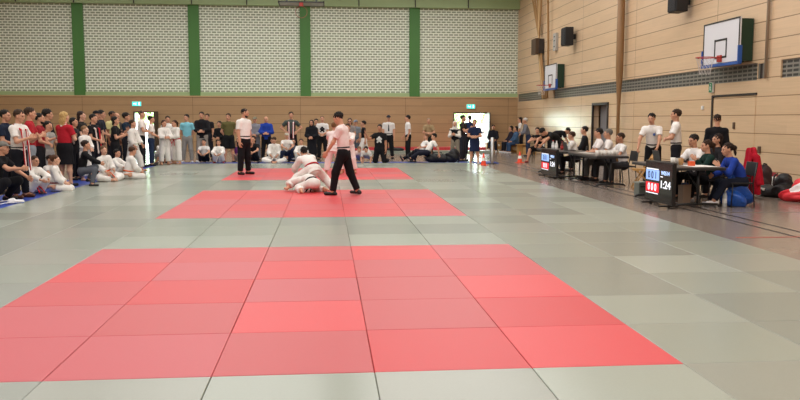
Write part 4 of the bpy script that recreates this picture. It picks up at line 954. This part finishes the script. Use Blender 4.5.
soft_bag('bag', 'bag', x_at(395.5, 33.1), 33.1, [((0, 0, .06), (.42, .2, .1)), ((-.15, 0, .1), (.2, .16, .09))], M_kbag, 'flat black bag lying on the spare mats by the back wall') .location.z = .124

# cones, barrier post, benches
M_cone = mat('cone_orange', '#ee4c28', .45); M_cw = mat('cone_white', '#f2efe8', .5)
def cone(px, py, label):
    x, y = fl(px, py); e = empty('traffic_cone', (x, y, MAT_Z if x < 8 and y < 24 else 0), .2, label, 'traffic cone', 'traffic cones')
    MB().box((0, 0, .012), (.27, .27, .024)).build('base', M_cone, e, bevel=.008)
    R_ = lambda z: .1-.078*z/.42
    c = MB().lathe([(R_(.02), .02), (R_(.42), .42), (R_(.42)*.6, .425), (.001, .425)], (0,0,0), 20, cap=False).build('cone_body', M_cone, e, True)
    MB().lathe([(R_(.16)+.003, .16), (R_(.27)+.003, .27)], (0,0,0), 20, cap=False).build('white_band', M_cw, c, True)
cone(483.5, 165.3, 'orange and white traffic cone in front of the open far doorway'); cone(519.7, 162.8, 'orange and white traffic cone on the hall floor in front of the corner bench')
x, y = fl(492, 164); e = empty('barrier_post', (x, y, 0), 0, 'slim steel barrier post standing by the far doorway cone', 'post')
MB().lathe([(.001, 0), (.15, 0), (.15, .02), (.03, .04)], (0,0,0), 20, cap=False).build('base', M_black, e, True); MB().lathe([(.06, .03), (.06, .95), (.001, .97)], (0,0,0), 18, cap=False).build('post', M_steel, e, True)
def bench(x, y, rz, l, label):
    e = empty('gym_bench', (x, y, 0), rz, label, 'bench'); MB().box((0, 0, .42), (l, .28, .05)).build('seat_plank', M_wood, e, bevel=.01)
    for s in (-1, 1): MB().box((s*l*.4, 0, .2), (.06, .26, .4)).build('leg', M_wood, e, bevel=.008)
    MB().box((0, 0, .2), (l*.8, .04, .16)).build('rail', M_wood, e)
bench(x_at(503, 35.3), 35.3, 0, 1.1, 'low wooden bench against the back wall beside the open doorway'); bench(12.2, 33.6, PI/2, 2.2, 'wooden bench along the panelled wall under the seated women in jeans')
x, y = fl(523, 153.5); e = empty('box_stool', (x, y-1.2, 0), .2, 'small open wooden box stool beside the striped-shirt man', 'stool')
m = MB().box((0, 0, .31), (.5, .4, .03)).box((-.235, 0, .15), (.03, .4, .3)).box((.235, 0, .15), (.03, .4, .3)); m.build('frame', M_wood, e); MB().box((0, .19, .15), (.44, .02, .3)).build('back_panel', mat('dark_inside', '#2a2019', .8), e)

# things on the mats' edge
x, y = fl(7, 203, .04); o = MB().tube([(.16*math.cos(a)+.02*math.cos(3*a), .3*math.sin(a), .01+.012*math.sin(2*a)**2) for a in np.linspace(0, 2*PI, 40)[:-1]], .009, 8, closed=True).build('rope_ring', M_white, None, True, loc=(x, y, .042)); tag(o, 'looped white cord lying on the mat edge by the man with the scarf', 'cord')
x, y = fl(16, 203.2, .04); e = empty('shoe', (x+.0, y, .042), -1.2, 'white and blue sports shoe lying on the grey mats beside the looped white cord', 'shoe')
V, F = Blob(.02).cap((0, -.1, .03), (0, .11, .025), .042, .036).cap((0, -.1, .05), (0, -.04, .07), .036, .03).clip((0, 0, .004), (0, 0, -1)).surface(.008); np_mesh('upper', V, F, mat('white_leather', '#e8e8ec', .4), e)
MB().box((0, 0, .008), (.07, .27, .016)).build('sole', mat('blue_rubber', '#2c57b8', .5), e, bevel=.006)

# ------------------------------------------------------------------ the people
BLK, WHT, GI, NAVY, GREY = '#16161a', '#e9e7e3', '#e6e3de', '#1b2238', '#8a8a8c'
DK, BR, BL, GR = '#17110d', '#3c291b', '#b3905c', '#8d8a86'
S1, S2, S3, S4 = '#c79378', '#b47f63', '#d6a68c', '#8a5a40'
def ppl(label, px, y, face, H=1.72, pose='stand', z=None, py=150, **k):
    x = x_at(px, y, py)
    if z is None: z = MAT_Z if (-3 < x < 8 and y < 24) else (.03 if (-4 < x <= -3 and y < 23) or (24 <= y < 25 and x < 9) else 0)
    return person(label, x, y, face, H, pose, z=z+.002, **k)
WALLG, BACKG = 'spectators along the side', 'people along the back of the mats'
# --- referee and fighters
ppl('referee in white shirt and black trousers striding beside the fighters on the middle red square', 345, 11.75, 68, 1.74, 'walk', hair=('short', DK), top=('polo', '#ecd9d6'), bottom=('tucked', '#141418'), shoes='#121214', lL=(19, 5, 8, 3), lR=(-13, 5, -22, 4), aR=(4, 10, 26, 2), aL=(22, 12, 34, 2), hp=-28, lean=5, b=1.06, extra=[('watch', 0, 'R')])
ppl('fighter in white with red belt bent over the opponent on the middle red square', 313, 12.7, 8, 1.5, dict(lL=(42, 46, -40, 40), lR=(46, 34, -44, 30), aL=(40, 20, 60, 0), aR=(40, 20, 60, 0), lean=60, curl=10, lead=0, side=-16), py=180, hair=('short', DK), top=('gi', GI, '#b31d2a'), bottom=('gi', GI), shoes=None, hp=-8, hands=('grip', 'grip'))
ppl('fighter in white gi with dark belt pinned face down under the opponent', 313, 12.35, 30, 1.42, dict(lL=(70, 20, -80, 20), lR=(64, 24, -85, 10), aL=(70, 30, 80, -10), aR=(70, 30, 80, -10), lean=86, curl=14, lead=0), py=190, hair=('short', BR), top=('gi', GI, '#2b2320'), bottom=('gi', GI), shoes=None, hp=-10)
ppl('bearded referee in white polo standing on the edge of the rear red square', 244, 18.2, -128, 1.86, 'stand', b=1.3, hy=35, hair=('crop', DK, 'beard'), top=('polo', '#ece8e4'), bottom=('tucked', '#121216'), shoes='#101012', hp=-8, aL=(2, 6, 10, 2), aR=(0, 8, 12, 2))
ppl('fighter in pinkish white gi standing with feet apart on the rear red square', 333, 17.9, -12, 1.5, dict(lL=(8, 12, -6, 10), lR=(16, 14, -14, 6), aL=(62, 10, 80, -10), aR=(62, 10, 80, -10), lean=22), hair=('bun', '#7a5a3a'), top=('gi', '#e9d9d6', '#e9e4e0'), bottom=('gi', '#e9d9d6'), shoes=None, hands=('grip', 'grip'))
ppl('fighter in white gi mostly hidden behind the striding referee on the rear red square', 349, 18.6, 165, 1.45, dict(lL=(16, 10, -8, 10), lR=(2, 14, -12, 8), aL=(60, 8, 80, -8), aR=(60, 8, 80, -8), lean=22), hair=('short', BR), top=('gi', '#eadcd8', '#f0eeea'), bottom=('gi', '#eadcd8'), shoes=None, hands=('grip', 'grip'))

# --- spectators along the left side, standing
P = lambda *a, **k: ppl(*a, group=WALLG, **k)
P('man in white polo with a red and white scarf standing at the mat edge', 19, 11.7, -105, 1.74, 'chest', b=1.1, hair=('short', BR), top=('polo', '#e4e0dc'), bottom=('tucked', '#14161f'), shoes='#5c3018', extra=[('scarf', '#b3212c', .85)], aL=(28, 12, 108, -30), aR=(24, 12, 112, -34), hp=-8)
P('man in grey cap and black shirt crouching with one arm stretched out', -9, 11.0, -95, 1.76, 'squat', hair=('cap', '#77756f'), top=('tee', '#141317'), bottom=('trousers', '#131318'), aR=(60, 10, 92, 0), aL=(45, 10, 60, -10), hands=('relaxed', 'grip'))
P('man in navy shirt standing behind the man with the scarf', 6, 13.1, -100, 1.78, 'fold', b=1.1, hair=('short', DK), top=('polo', '#1c2438'), bottom=('trousers', '#17181e'))
P('man in red T-shirt and grey jeans raising a hand to his chin', 30, 12.9, -75, 1.8, 'chest', b=1.12, hair=('short', BR), top=('tee', '#a81f2b'), bottom=('jeans', '#8a929c'), aL=(30, 12, 125, -20), hp=-6)
P('dark-haired person in red top behind the man in the red T-shirt', 40, 14.2, -85, 1.68, 'fold', hair=('short', DK, 'beard'), top=('tee', '#8e1f28'), bottom=('trousers', '#1b1b20'))
P('man with thick dark hair in black shirt behind the grey-topped woman', 48.5, 15.8, -85, 1.82, 'fold', hair=('curly', DK), top=('long', '#1b1a1c'), bottom=('trousers', '#191a20'))
P('short woman in pale grey top with a black waistband beside the blonde woman', 48.5, 15.5, -110, 1.52, 'chest', hair=('short', DK), top=('tee', '#9b9893'), bottom=('trousers', '#a29f9b'), aR=(60, 20, 110, -20), extra=[('watch', 0, 'R')])
P('blonde woman in red T-shirt and black skirt seen from behind', 65, 14.6, -30, 1.72, 'chest', b=1.2, hair=('long', '#c8a66c'), top=('tee', '#b01f2e'), bottom=('skirt', '#15151a', .52), shoes='#151515', skin=S3, extra=[('scarf', '#e8d6d2', .4)])
P('dark-haired woman with glasses between the blonde woman and the boy in white', 74, 16.5, -100, 1.58, 'chest', hair=('bob', DK), top=('long', '#2a262a'), bottom=('trousers', '#1a1a20'))
P('woman with long dark hair standing behind the boy in white', 82, 18.2, -95, 1.80, 'fold', hair=('long', '#2e1c16'), top=('tee', '#26221f'), bottom=('trousers', '#20202a'), skin=S3)
P('young boy in white judo suit standing in front of the red-vested man', 85, 16.3, -110, 1.36, 'fold', hair=('short', '#8c6a48'), top=('gi', GI, '#e6e6e6'), bottom=('gi', GI), shoes=None, skin=S3)
P('man in black T-shirt with red panel and lanyard, arms folded', 94, 17.4, -110, 1.68, 'fold', b=1.12, hair=('short', DK), top=('tee', '#18171a'), bottom=('trousers', '#1a1c26'), extra=[('scarf', '#b3212c', .72, '#d8c8c0')])
P('man in black cap behind the man with the lanyard', 97, 19.6, -110, 1.84, 'stand', hair=('cap', '#17181d'), top=('tee', '#1b1d26'), bottom=('trousers', '#191920'))
P('tall dark-haired man in navy shirt looking to the mats', 102, 20.2, -85, 1.86, 'fold', hair=('short', DK), top=('polo', '#1d2130'), bottom=('trousers', '#191920'))
P('dark-skinned person in pale yellow shirt', 113, 21.0, -120, 1.8, 'stand', hair=('short', '#120d0b'), top=('tee', '#cfc78e'), bottom=('trousers', '#22222a'), skin=S4)
P('bald man partly hidden behind the yellow-shirted person', 117, 22.3, -110, 1.8, 'stand', hair=None, top=('tee', '#4a4038'), bottom=('trousers', '#22222a'))
P('woman in black T-shirt holding a hand to her mouth', 115.5, 18.8, -90, 1.62, 'chest', b=1.1, hair=('bob', DK), top=('tee', '#141417'), bottom=('trousers', '#141418'), aL=(40, 10, 140, -20))
P('woman in dark teal top with curly black hair', 127, 20.6, -100, 1.74, 'fold', hair=('curly', DK), top=('tee', '#17293a'), bottom=('trousers', '#1b1b22'))
P('tall boy in white judo suit walking with one leg forward at the mat edge', 134, 19.4, -105, 1.52, dict(lL='fwd', lR=(-8, 6, -12, 4), aL=(20, 6, 40, -10), aR=(6, 10, 30, -6)), hair=('short', BR), top=('gi', GI, '#e8e6e2'), bottom=('gi', '#dddad5'), shoes=None)
P('man in white T-shirt and black trousers with arms crossed in front of the doorway', 142, 22.2, -90, 1.84, 'crossed', b=1.1, hair=('crop', BR), top=('tee', '#e6ddd6'), bottom=('trousers', '#15161b'))
P('woman in white blouse and blue jeans with arms folded', 151.5, 22.9, -85, 1.66, 'fold', hair=('bun', DK), top=('shirt', '#e4ddd8'), bottom=('jeans', '#26334f'))
P('girl in white judo suit with arms crossed beside the red-belted girl', 164.5, 23.2, -140, 1.5, 'crossed', hair=('tail', '#3a2018'), top=('gi', GI, '#e4e2de'), bottom=('gi', GI), shoes=None)
P('boy in white judo suit behind the arms-crossed girl', 168.5, 24.6, -160, 1.66, 'stand', hair=('short', BR), top=('gi', GI, '#b8232c'), bottom=('gi', GI), shoes=None)
P('girl in white judo suit with red belt leaning to look along the mats', 177, 23.7, 140, 1.5, 'fold', side=10, hair=('tail', '#3a2018'), top=('gi', GI, '#b8232c'), bottom=('gi', GI), shoes=None)
# --- children sitting along the left
P('girl in white judo suit kneeling on her heels on the blue mat', 53, 13.2, -80, 1.34, 'seiza', hair=('bun', '#5a3a26'), top=('gi', GI, '#7a1f28'), bottom=('gi', GI), shoes=None, skin=S3)
P('child in white judo suit sitting behind the man with the scarf', 31, 12.5, -120, 1.3, 'kneesup', hair=('short', BR), top=('gi', GI, '#c4202c'), bottom=('gi', GI), shoes=None)
P('child in white sitting half hidden behind the kneeling girl', 47, 14.1, -120, 1.2, 'kneesup', hair=('short', DK), top=('tee', '#d8d4d0'), bottom=('trousers', '#c8c4c0'), shoes=None)
P('boy in black shirt and grey trousers sitting with knees bent', 81, 14.7, -75, 1.45, 'kneesup', hair=('short', '#2b1b14'), top=('long', '#141417'), bottom=('jeans', '#5c6068'), shoes='#17171a', lL=(105, 20, -30, 10), lR=(98, 30, -12, 14))
P('boy in white judo suit with orange belt sitting at the mat edge', 104, 16.0, -125, 1.4, 'cross', hair=('short', '#6a4a30'), top=('gi', GI, '#e05a1e'), bottom=('gi', GI), shoes=None, hy=-14, side=8, skin=S3)
P('small child in white judo suit sitting between the two orange-belted boys', 114, 17.0, -110, 1.22, 'kneesup', hair=('short', DK), top=('gi', GI, '#d8d6d2'), bottom=('gi', GI), shoes=None)
P('boy in white judo suit with orange belt kneeling, seen from behind', 127, 16.7, -60, 1.46, 'seiza', hair=('short', '#4a2d1c'), top=('gi', GI, '#e0641e'), bottom=('gi', GI), shoes=None, lean=14, hp=-14)
P('child in white shirt crouching behind the girl with crossed arms', 158, 24.4, -120, 1.3, 'squat', hair=('cap', '#e8e8e6'), top=('tee', '#e2e0dd'), bottom=('shorts', '#77787c'))
# --- back row, standing
Q = lambda *a, **k: ppl(*a, group=BACKG, **k)
Q('man in light blue polo and pale grey trousers', 187.5, 25.4, 180, 1.76, 'back', hair=('short', DK), top=('polo', '#7cc0d0'), bottom=('trousers', '#8e8c88'), shoes='#d8d8d8', hy=-20)
Q('tall man in black jacket with arms crossed beside the light blue polo', 202.5, 25.6, 180, 1.86, 'crossed', b=1.2, hair=('short', DK), top=('jacket', '#17171b'), bottom=('trousers', '#9a928a'), shoes='#d8d8d8')
Q('person peeking out behind the tall man in the black jacket', 208, 27.4, 175, 1.8, 'stand', hair=('short', BR), top=('tee', '#201f23'), bottom=('trousers', '#232328'))
Q('woman in black behind the man in olive, with a white bag', 220, 26.6, 165, 1.5, 'fold', hair=('long', DK), top=('long', '#18181b'), bottom=('trousers', '#1b1b1f'))
Q('man in olive T-shirt and black shorts with arms behind his back', 229, 25.3, -165, 1.8, 'back', b=1.08, hair=('short', BR), top=('tee', '#5e5a36'), bottom=('shorts', '#141416'), hy=-25)
Q('person in grey hoodie and cap behind the bearded referee', 255.5, 26.8, 175, 1.68, 'fold', hair=('cap', '#7e7a66'), top=('hoodie', '#85868f'), bottom=('trousers', '#6b6c74'))
Q('bald man in bright blue hoodie with arms folded', 266.5, 26.8, 180, 1.70, 'crossed', b=1.15, hair=None, top=('hoodie', '#1f3f9c'), bottom=('trousers', '#14141a'))
Q('man in grey T-shirt with a red striped scarf and hands on his hips', 291.5, 26.5, 180, 1.88, 'hips', hair=('short', BR), top=('tee', '#4c5450'), bottom=('shorts', '#16161a'), extra=[('scarf', '#a8303a', .75)])
Q('woman in black headscarf and long black coat holding a phone', 312, 25.9, 170, 1.56, 'fold', b=1.15, hair=('hijab', '#17181f'), top=('coat', '#15161c'), bottom=('trousers', '#14141a'), shoes='#d9d9d9')
Q('dark-haired person behind the woman in the headscarf', 316.5, 28.6, 180, 1.6, 'stand', hair=('short', DK), top=('tee', '#2a2a30'), bottom=('trousers', '#1a1a1f'))
Q('man in white T-shirt with black sleeves and chest print', 322.5, 27.0, 178, 1.72, 'fold', b=1.1, hair=('crop', '#5a4636'), top=('tee', '#dedcda'), bottom=('trousers', '#18181c'), extra=[('print', '#1b1b1f')])
Q('woman with sunglasses in grey top behind the striding referee', 350, 26.6, 175, 1.62, 'fold', hair=('long', '#3a2a20', 'glasses'), top=('tee', '#88817f'), bottom=('trousers', '#7c7672'))
Q('woman in grey-blue shirt and cap behind the woman with sunglasses', 356, 27.6, 150, 1.56, 'stand', hair=('cap', '#7d8490'), top=('shirt', '#7a8088'), bottom=('shorts', '#55606c'))
Q('boy in black T-shirt and white judo trousers walking along the back', 365, 26.9, 85, 1.56, 'walk', hair=('short', DK), top=('tee', '#15151a'), bottom=('gi', GI), shoes='#3a2a20')
Q('big man in black T-shirt with white chest print kneeling with one arm raised', 382, 24.6, 165, 1.8, 'kneel', b=1.25, hair=('short', DK), top=('tee', '#141417'), bottom=('trousers', '#141418'), aR=(50, 40, 150, 20), extra=[('print', '#c9cccb')], skin=S2)
Q('referee in cap, white polo and dark tie behind the kneeling man', 388.5, 28.0, 178, 1.76, 'stand', b=1.15, hair=('cap', '#2e3038'), top=('polo', '#dcdad8'), bottom=('tucked', '#15161b'), extra=[('tie', '#23262e')])
Q('man in white polo and black trousers standing sideways by the back wall', 408, 27.9, 95, 1.76, 'stand', hair=('short', DK), top=('polo', '#eae8e6'), bottom=('trousers', '#14161a'), aL=(-6, 8, 20, 0), aR=(6, 6, 30, 0))
Q('man in beige shirt with arms crossed and dark trousers by the back wall', 428.5, 28.6, 178, 1.64, 'crossed', hair=('crop', '#8a7a66'), top=('shirt', '#9c8766'), bottom=('trousers', '#2c302c'))
Q('woman in white headscarf and black vest with khaki trousers', 455, 24.6, 155, 1.5, 'chest', hair=('hijab', '#dedad4'), top=('long', '#d8d2c8'), bottom=('trousers', '#8d8474'), extra=[('vest', '#17181c')], shoes='#1c1c20')
Q('dark-haired man in dark brown shirt drinking beside the far doorway', 462.5, 25.6, -120, 1.76, 'phone', hair=('short', DK), top=('tee', '#2b2523'), bottom=('jeans', '#2a2c34'))
Q('man in navy shirt standing in the open far doorway', 469.5, 30.2, -20, 1.76, 'fold', hair=('short', DK), top=('tee', '#1c2a4c'), bottom=('trousers', '#1b1d26'))
Q('woman in navy dress with folded arms by the traffic cone', 474.5, 23.6, 165, 1.58, 'crossed', b=1.12, hair=('bun', '#5a4636'), top=('tee', '#1d2745'), bottom=('dress', '#1d2745', .52), shoes='#d8d8dc')
Q('person in white judo suit standing outside the far doorway', 481.5, 38.6, 170, 1.6, 'stand', hair=('short', BR), top=('gi', '#dfe3ee', '#1d2745'), bottom=('gi', '#dfe3ee'), shoes='#8a8a8a')
# --- back row, sitting
Q('boy in white T-shirt and black trousers hugging his knees in front of the tall man', 204.5, 24.6, 180, 1.4, 'kneesup', hair=('short', DK), top=('tee', '#dcdad8'), bottom=('trousers', '#18181d'), shoes='#d8d8d8')
Q('child in white judo suit with arms crossed over bent knees', 219.5, 24.5, 175, 1.36, 'kneesup', hair=('short', '#5a4330'), top=('gi', GI, '#e2e0dc'), bottom=('gi', GI), shoes='#a83a4a')
Q('child in purple shirt sitting behind the bearded referee', 238, 25.6, 175, 1.3, 'kneesup', hair=('short', DK), top=('tee', '#7a3a86'), bottom=('trousers', '#b8aaa0'), shoes='#8a8a8a')
Q('woman in black sitting with her arm stretched forward', 254.5, 24.7, 165, 1.6, 'kneesup', hair=('long', '#2b1f1a'), top=('tee', '#151518'), bottom=('trousers', '#141418'), aR=(60, 20, 72, -8), shoes='#1a1a1c')
Q('child sitting behind the cross-legged boy in white', 273, 25.8, 180, 1.5, 'kneesup', hair=('short', DK), top=('tee', '#26262c'), bottom=('trousers', '#1c1c22'))
Q('boy in white judo suit sitting cross-legged with head bowed', 274.5, 24.4, 180, 1.5, 'cross', hair=('short', BR), top=('gi', GI, '#e8e6e2'), bottom=('gi', GI), shoes=None, hp=-25)
Q('child with fair cap in white top and dark blue trousers hugging bent knees', 286.5, 24.5, -170, 1.46, 'kneesup', hair=('cap', '#b9b2a2'), top=('tee', GI), bottom=('jeans', '#1e2740'), shoes='#c9c9c9', lL=(108, 14, -36, 8), lR=(96, 20, -14, 8))
Q('dark-haired child leaning behind the child with the fair cap', 293.5, 25.2, 180, 1.46, 'kneesup', hair=('long', '#1c1512'), top=('long', '#5a5d66'), bottom=('jeans', '#39414e'))
Q('girl in white judo suit sitting with dark sleeves over her knees', 301.5, 24.4, 178, 1.42, 'kneesup', hair=('bun', '#4a3020'), top=('gi', GI, '#e8e6e2'), bottom=('gi', GI), shoes=None)
Q('small child in white lying curled beside the woman in the headscarf', 309, 24.5, 120, 1.2, dict(lL='up', lR='up', aL='lap', aR='lap', lean=5, tilt=(0, 78, 0)), hair=('short', BR), top=('tee', '#e2e0dd'), bottom=('trousers', '#d8d5d0'), shoes=None)
Q('child in white lying on the blue mat propped on elbows', 366, 24.5, 178, 1.35, dict(lL=(5, 8, 0, 6), lR=(5, 8, 0, 6), aL=(80, 14, 130, -10), aR=(80, 14, 130, -10), lean=-14, tilt=(-84, 0, 0), hp=70), hair=('bun', DK), top=('tee', '#e2dedc'), bottom=('trousers', '#d6d2ce'), shoes=None)
Q('child in white lying on the blue mat just behind the referee\'s legs', 357, 24.6, 178, 1.3, dict(lL=(20, 10, -10, 6), lR=(5, 8, 0, 6), aL=(80, 14, 130, -10), aR=(80, 14, 130, -10), lean=-14, tilt=(-84, 0, 10), hp=70), hair=('short', '#7a5a40'), top=('tee', '#e4c9c6'), bottom=('trousers', '#d6d2ce'), shoes=None)
Q('boy in white T-shirt reclining on the blue mat, the one behind', 421, 25.0, 105, 1.5, dict(lL=(95, 14, 20, 6), lR=(80, 14, 60, 6), aL=(-30, 20, -10, 5), aR=(40, 20, 70, -20), lean=-32, support='hip'), hair=('short', '#6a4a32'), top=('tee', WHT), bottom=('trousers', '#17171c'), shoes='#1b1b1f')
Q('boy in white T-shirt with red collar reclining in front of the other boy', 427, 24.4, 100, 1.55, dict(lL=(88, 8, 60, 6), lR=(100, 14, 10, 6), aL=(-30, 20, -10, 5), aR=(50, 20, 84, -20), lean=-38, support='hip'), hair=('short', DK), top=('tee', WHT), bottom=('trousers', '#1a1c2a'), shoes='#1b1b1f')
for px, yy, lab in ((437, 24.5, 'long black sports bag on the blue mat beside the reclining boys'), (452.5, 24.4, 'black sports bag at the feet of the woman in the white headscarf')):
    e = soft_bag('sports_bag', 'bag', x_at(px, yy, 160), yy, [((-.15, 0, .15), (.3, .2, .17)), ((.2, 0, .14), (.3, .2, .16))] if px < 440 else [((0, 0, .2), (.28, .2, .22)), ((.05, 0, .36), (.16, .14, .14))], M_kbag, lab, [([(-.2, -.1, .27), (-.15, -.14, .36), (.15, -.14, .36), (.2, -.1, .26)], .018, M_kbag)], seed=int(px)); e.location.z = .034
# --- the far right corner
Cn = lambda *a, **k: ppl(*a, group='people in the far corner', **k)
Cn('man in dark suit and white shoes sitting on the bench beside the doorway', 493, 34.6, 165, 1.7, 'chair', hair=('short', DK), top=('jacket', '#1c1d26'), bottom=('trousers', '#1d1f28'), shoes='#e8e8ea', z=.0, lR=(84, 10, 40, 4))
bench(x_at(493, 34.75), 34.75, 0, .8, 'short wooden bench under the man in the dark suit')
Cn('dark-haired woman in dark top sitting at the corner with white shoes', 511.5, 33.6, 95, 1.64, 'chair', hair=('bob', DK), top=('long', '#2a2430'), bottom=('trousers', '#1a1b24'), shoes='#e6e6e8', z=.0)
Cn('woman in blue denim jacket and jeans sitting with a dark bob', 516.5, 32.9, 95, 1.62, 'chair', hair=('bob', '#1c1517'), top=('jacket', '#3d5878'), bottom=('jeans', '#32496a'), shoes='#dcdcdf', z=.0)
bench(x_at(514, 33.2)+.1, 33.2, PI/2, 1.8, 'wooden bench in the far corner under the two seated women')
Cn('woman with long dark hair in white top sitting sideways behind the denim jacket', 521, 33.3, 80, 1.7, 'fold', hair=('long', '#241914'), top=('tee', '#e0dcd8'), bottom=('trousers', '#1d1f28'), lean=8)
Cn('grey-haired man in grey striped shirt and jeans leaning forward', 528, 29.6, 85, 1.68, 'fold', lean=18, hair=('short', '#c9c6c2'), top=('long', '#6c6e78'), bottom=('jeans', '#28324a'), shoes='#2a2420')
Cn('boy in black T-shirt and shorts sitting with elbows on his knees', 538.5, 24.9, 155, 1.72, dict(lL=(80, 26, -4, 10), lR=(80, 26, 4, 12), aL=(42, 30, 120, -50), aR=(42, 30, 120, -50), lean=34), hair=('short', DK), top=('tank', '#141418'), bottom=('shorts', '#141418'), shoes='#a33a3a', z=0.)
stack_chair(x_at(538.5, 25.1), 25.1, 155, 'white chair under the boy in black shorts', mat('white_plastic', '#d9d7d2', .5))
# --- behind the tables
Tg = lambda label, px, X, face, H, pose, **k: person(label, X, y_at(px, X, k.pop('py', 140)), face, H, pose, z=.002, group='people at the judges\' tables', **k)
r, J = Tg('man in black bending far over beyond the far scoreboard', 551, 11.3, -80, 1.78, 'stand', lean=72, curl=10, aL=(20, 8, 40, 0), aR=(20, 8, 40, 0), hair=('short', DK), top=('tee', '#15151a'), bottom=('trousers', '#17171c'), hp=10)
r, J = Tg('man in black T-shirt bent over the far table with head turned down', 559, 10.05, 110, 1.72, 'stand', lean=58, curl=14, aL=(60, 12, 40, -20), aR=(60, 12, 40, -20), hair=('short', DK), top=('tee', '#1a1c1c'), bottom=('trousers', '#131317'))
def seatp(label, px, X, face, H, pose='table', ch=None, **k):
    py = k.pop('py', 145)
    r = Tg(label, px, X, face, H, pose, py=py, **k)
    a = math.radians(face); y = y_at(px, X, py)
    stack_chair(X+.03*math.sin(a), y-.03*math.cos(a), face, ch or ('black chair under the '+label.split(' sitting')[0]))
    return r
seatp('young man in white T-shirt sitting in profile at the far table', 576.5, 10.08, 70, 1.6, lean=18, hair=('short', '#3a2418'), top=('tee', '#e4e1de'), bottom=('trousers', '#16161b'))
seatp('boy with a black mop of hair in black shirt sitting behind the far table', 585.5, 10.75, 75, 1.78, hair=('fringe', '#0f0d0e'), top=('long', '#19191d'), bottom=('trousers', '#16161b'), pose='chair')
seatp('dark-haired man in white shirt sitting at the middle table with folded arms', 602.5, 10.05, 80, 1.76, hair=('short', DK), top=('polo', '#e9e2df'), bottom=('trousers', '#5c5a56'), aL=(30, 14, 80, -50), aR=(30, 14, 80, -50))
seatp('grey-haired man in white shirt sitting at the middle table', 612, 10.2, 80, 1.74, hair=('short', '#77726c'), top=('polo', '#eae4e1'), bottom=('trousers', '#2c2c30'), aL=(30, 14, 80, -50), aR=(30, 14, 80, -50))
seatp('boy in white T-shirt sitting at the cup end of the middle table', 624, 10.15, 95, 1.62, hair=('short', '#3a281c'), top=('tee', '#ebe8e6'), bottom=('trousers', '#3a3a3e'), skin=S2)
folding_chair(10.13, 13.36, 74, M_wood, M_wood, 'empty wooden folding chair beside the middle table')
Tg('official in white polo with black belt leaning on the wooden folding chair', 653, 10.66, 142, 1.78, 'stand', lean=22, aL=(34, 12, 30, -4), aR=(30, 14, 30, 0), hair=('short', DK), top=('polo', '#eeeae6'), bottom=('tucked', '#15151b'), extra=[('badge', '#3a5a9c')], hp=-6, hands=('grip', 'grip'), py=150)
Tg('official in white polo standing with folded arms near the panelled wall', 676, 10.85, 70, 1.84, 'crossed', hair=('short', '#3a281c'), top=('polo', '#efebe7'), bottom=('tucked', '#1b1b22'))
stack_chair(10.9, 13.3, 85, 'empty black chair between the wooden chair and the seated boy')
Tg('man with cropped dark hair in black shirt seen from behind near the flush door', 716.5, 11.35, -25, 1.72, 'stand', b=1.15, hair=('crop', '#2c1c14'), top=('long', '#15151a'), bottom=('trousers', '#15151a'))
seatp('dark-haired man in white shirt sitting at the near table', 699, 10.25, 110, 1.68, lean=16, hair=('short', '#1f1712'), top=('polo', '#efebe9'), bottom=('trousers', '#17171d'), hp=-6)
seatp('woman in dark green top sitting with her hand at her mouth', 715, 10.22, 85, 1.56, lean=20, hair=('tail', '#3a2418'), top=('long', '#15302a'), bottom=('trousers', '#17171d'), aL=(40, 10, 140, -14), shoes='#e6e6e8', lL=(84, 6, 34, 3))
seatp('dark-haired woman sitting behind the woman in dark green', 719, 10.9, 100, 1.66, hair=('bob', '#241613'), top=('long', '#232024'), bottom=('trousers', '#17171d'), pose='chair')
stack_chair(10.36, y_at(742, 10.42), 88, 'dark chair under the woman in bright blue')
Tg('woman with ponytail in bright blue sweater sitting at the end of the near table', 742, 10.42, 88, 1.58, 'table', py=150, b=1.1, hair=('tail', '#2a1a14'), top=('long', '#23409c'), bottom=('trousers', '#171c2c'), shoes='#e6e6ea', aL=(30, 10, 132, -16), aR=(26, 14, 76, -30), lean=24, curl=16, hp=-6, lL=(86, 6, 32, 3), lR=(84, 8, 18, 4), extra=[('watch', 0, 'L')])
# red jacket hung over a chair back by the wall
yj = y_at(737, 11.1, 178); stack_chair(11.1, yj, 80, 'black chair by the wall carrying the red jacket')
e = empty('jacket', (11.1, yj, 0), math.radians(80), 'red jacket with white shoulder patches hung over the wooden chair back', 'jacket')
B = Blob(.04)
B.cap((-.16, -.27, .87), (.16, -.27, .87), .05, k=.03).cap((0, -.30, .86), (0, -.37, .1), .2, .26, n=(0, 1, 0), q=.3, fb=True).cap((0, -.22, .86), (0, -.17, .56), .19, .2, n=(0, 1, 0), q=.18, fb=True).cap((-.2, -.3, .85), (-.3, -.36, .3), .06, .06, fb=True).cap((.2, -.3, .85), (.3, -.36, .3), .06, .06, fb=True)
V, F = B.surface(.014); V = V+np.stack([np.zeros(len(V)), .018*np.sin(V[:, 0]*28+np.sin(V[:, 2]*5)), np.zeros(len(V))], 1)
np_mesh('jacket_body', V, F, cloth('#b01128'), e)
B = Blob(.02).ell((-.2, -.33, .84), (.05, .05, .03)).ell((.2, -.33, .84), (.05, .05, .03)); V, F = B.surface(.012); np_mesh('shoulder_patch', V, F, cloth('#ece8e8'), e)
V, F = Blob(.02).cap((-.1, -.29, .91), (.1, -.29, .91), .04).surface(.012); np_mesh('collar', V, F, cloth('#8f0e20'), e)
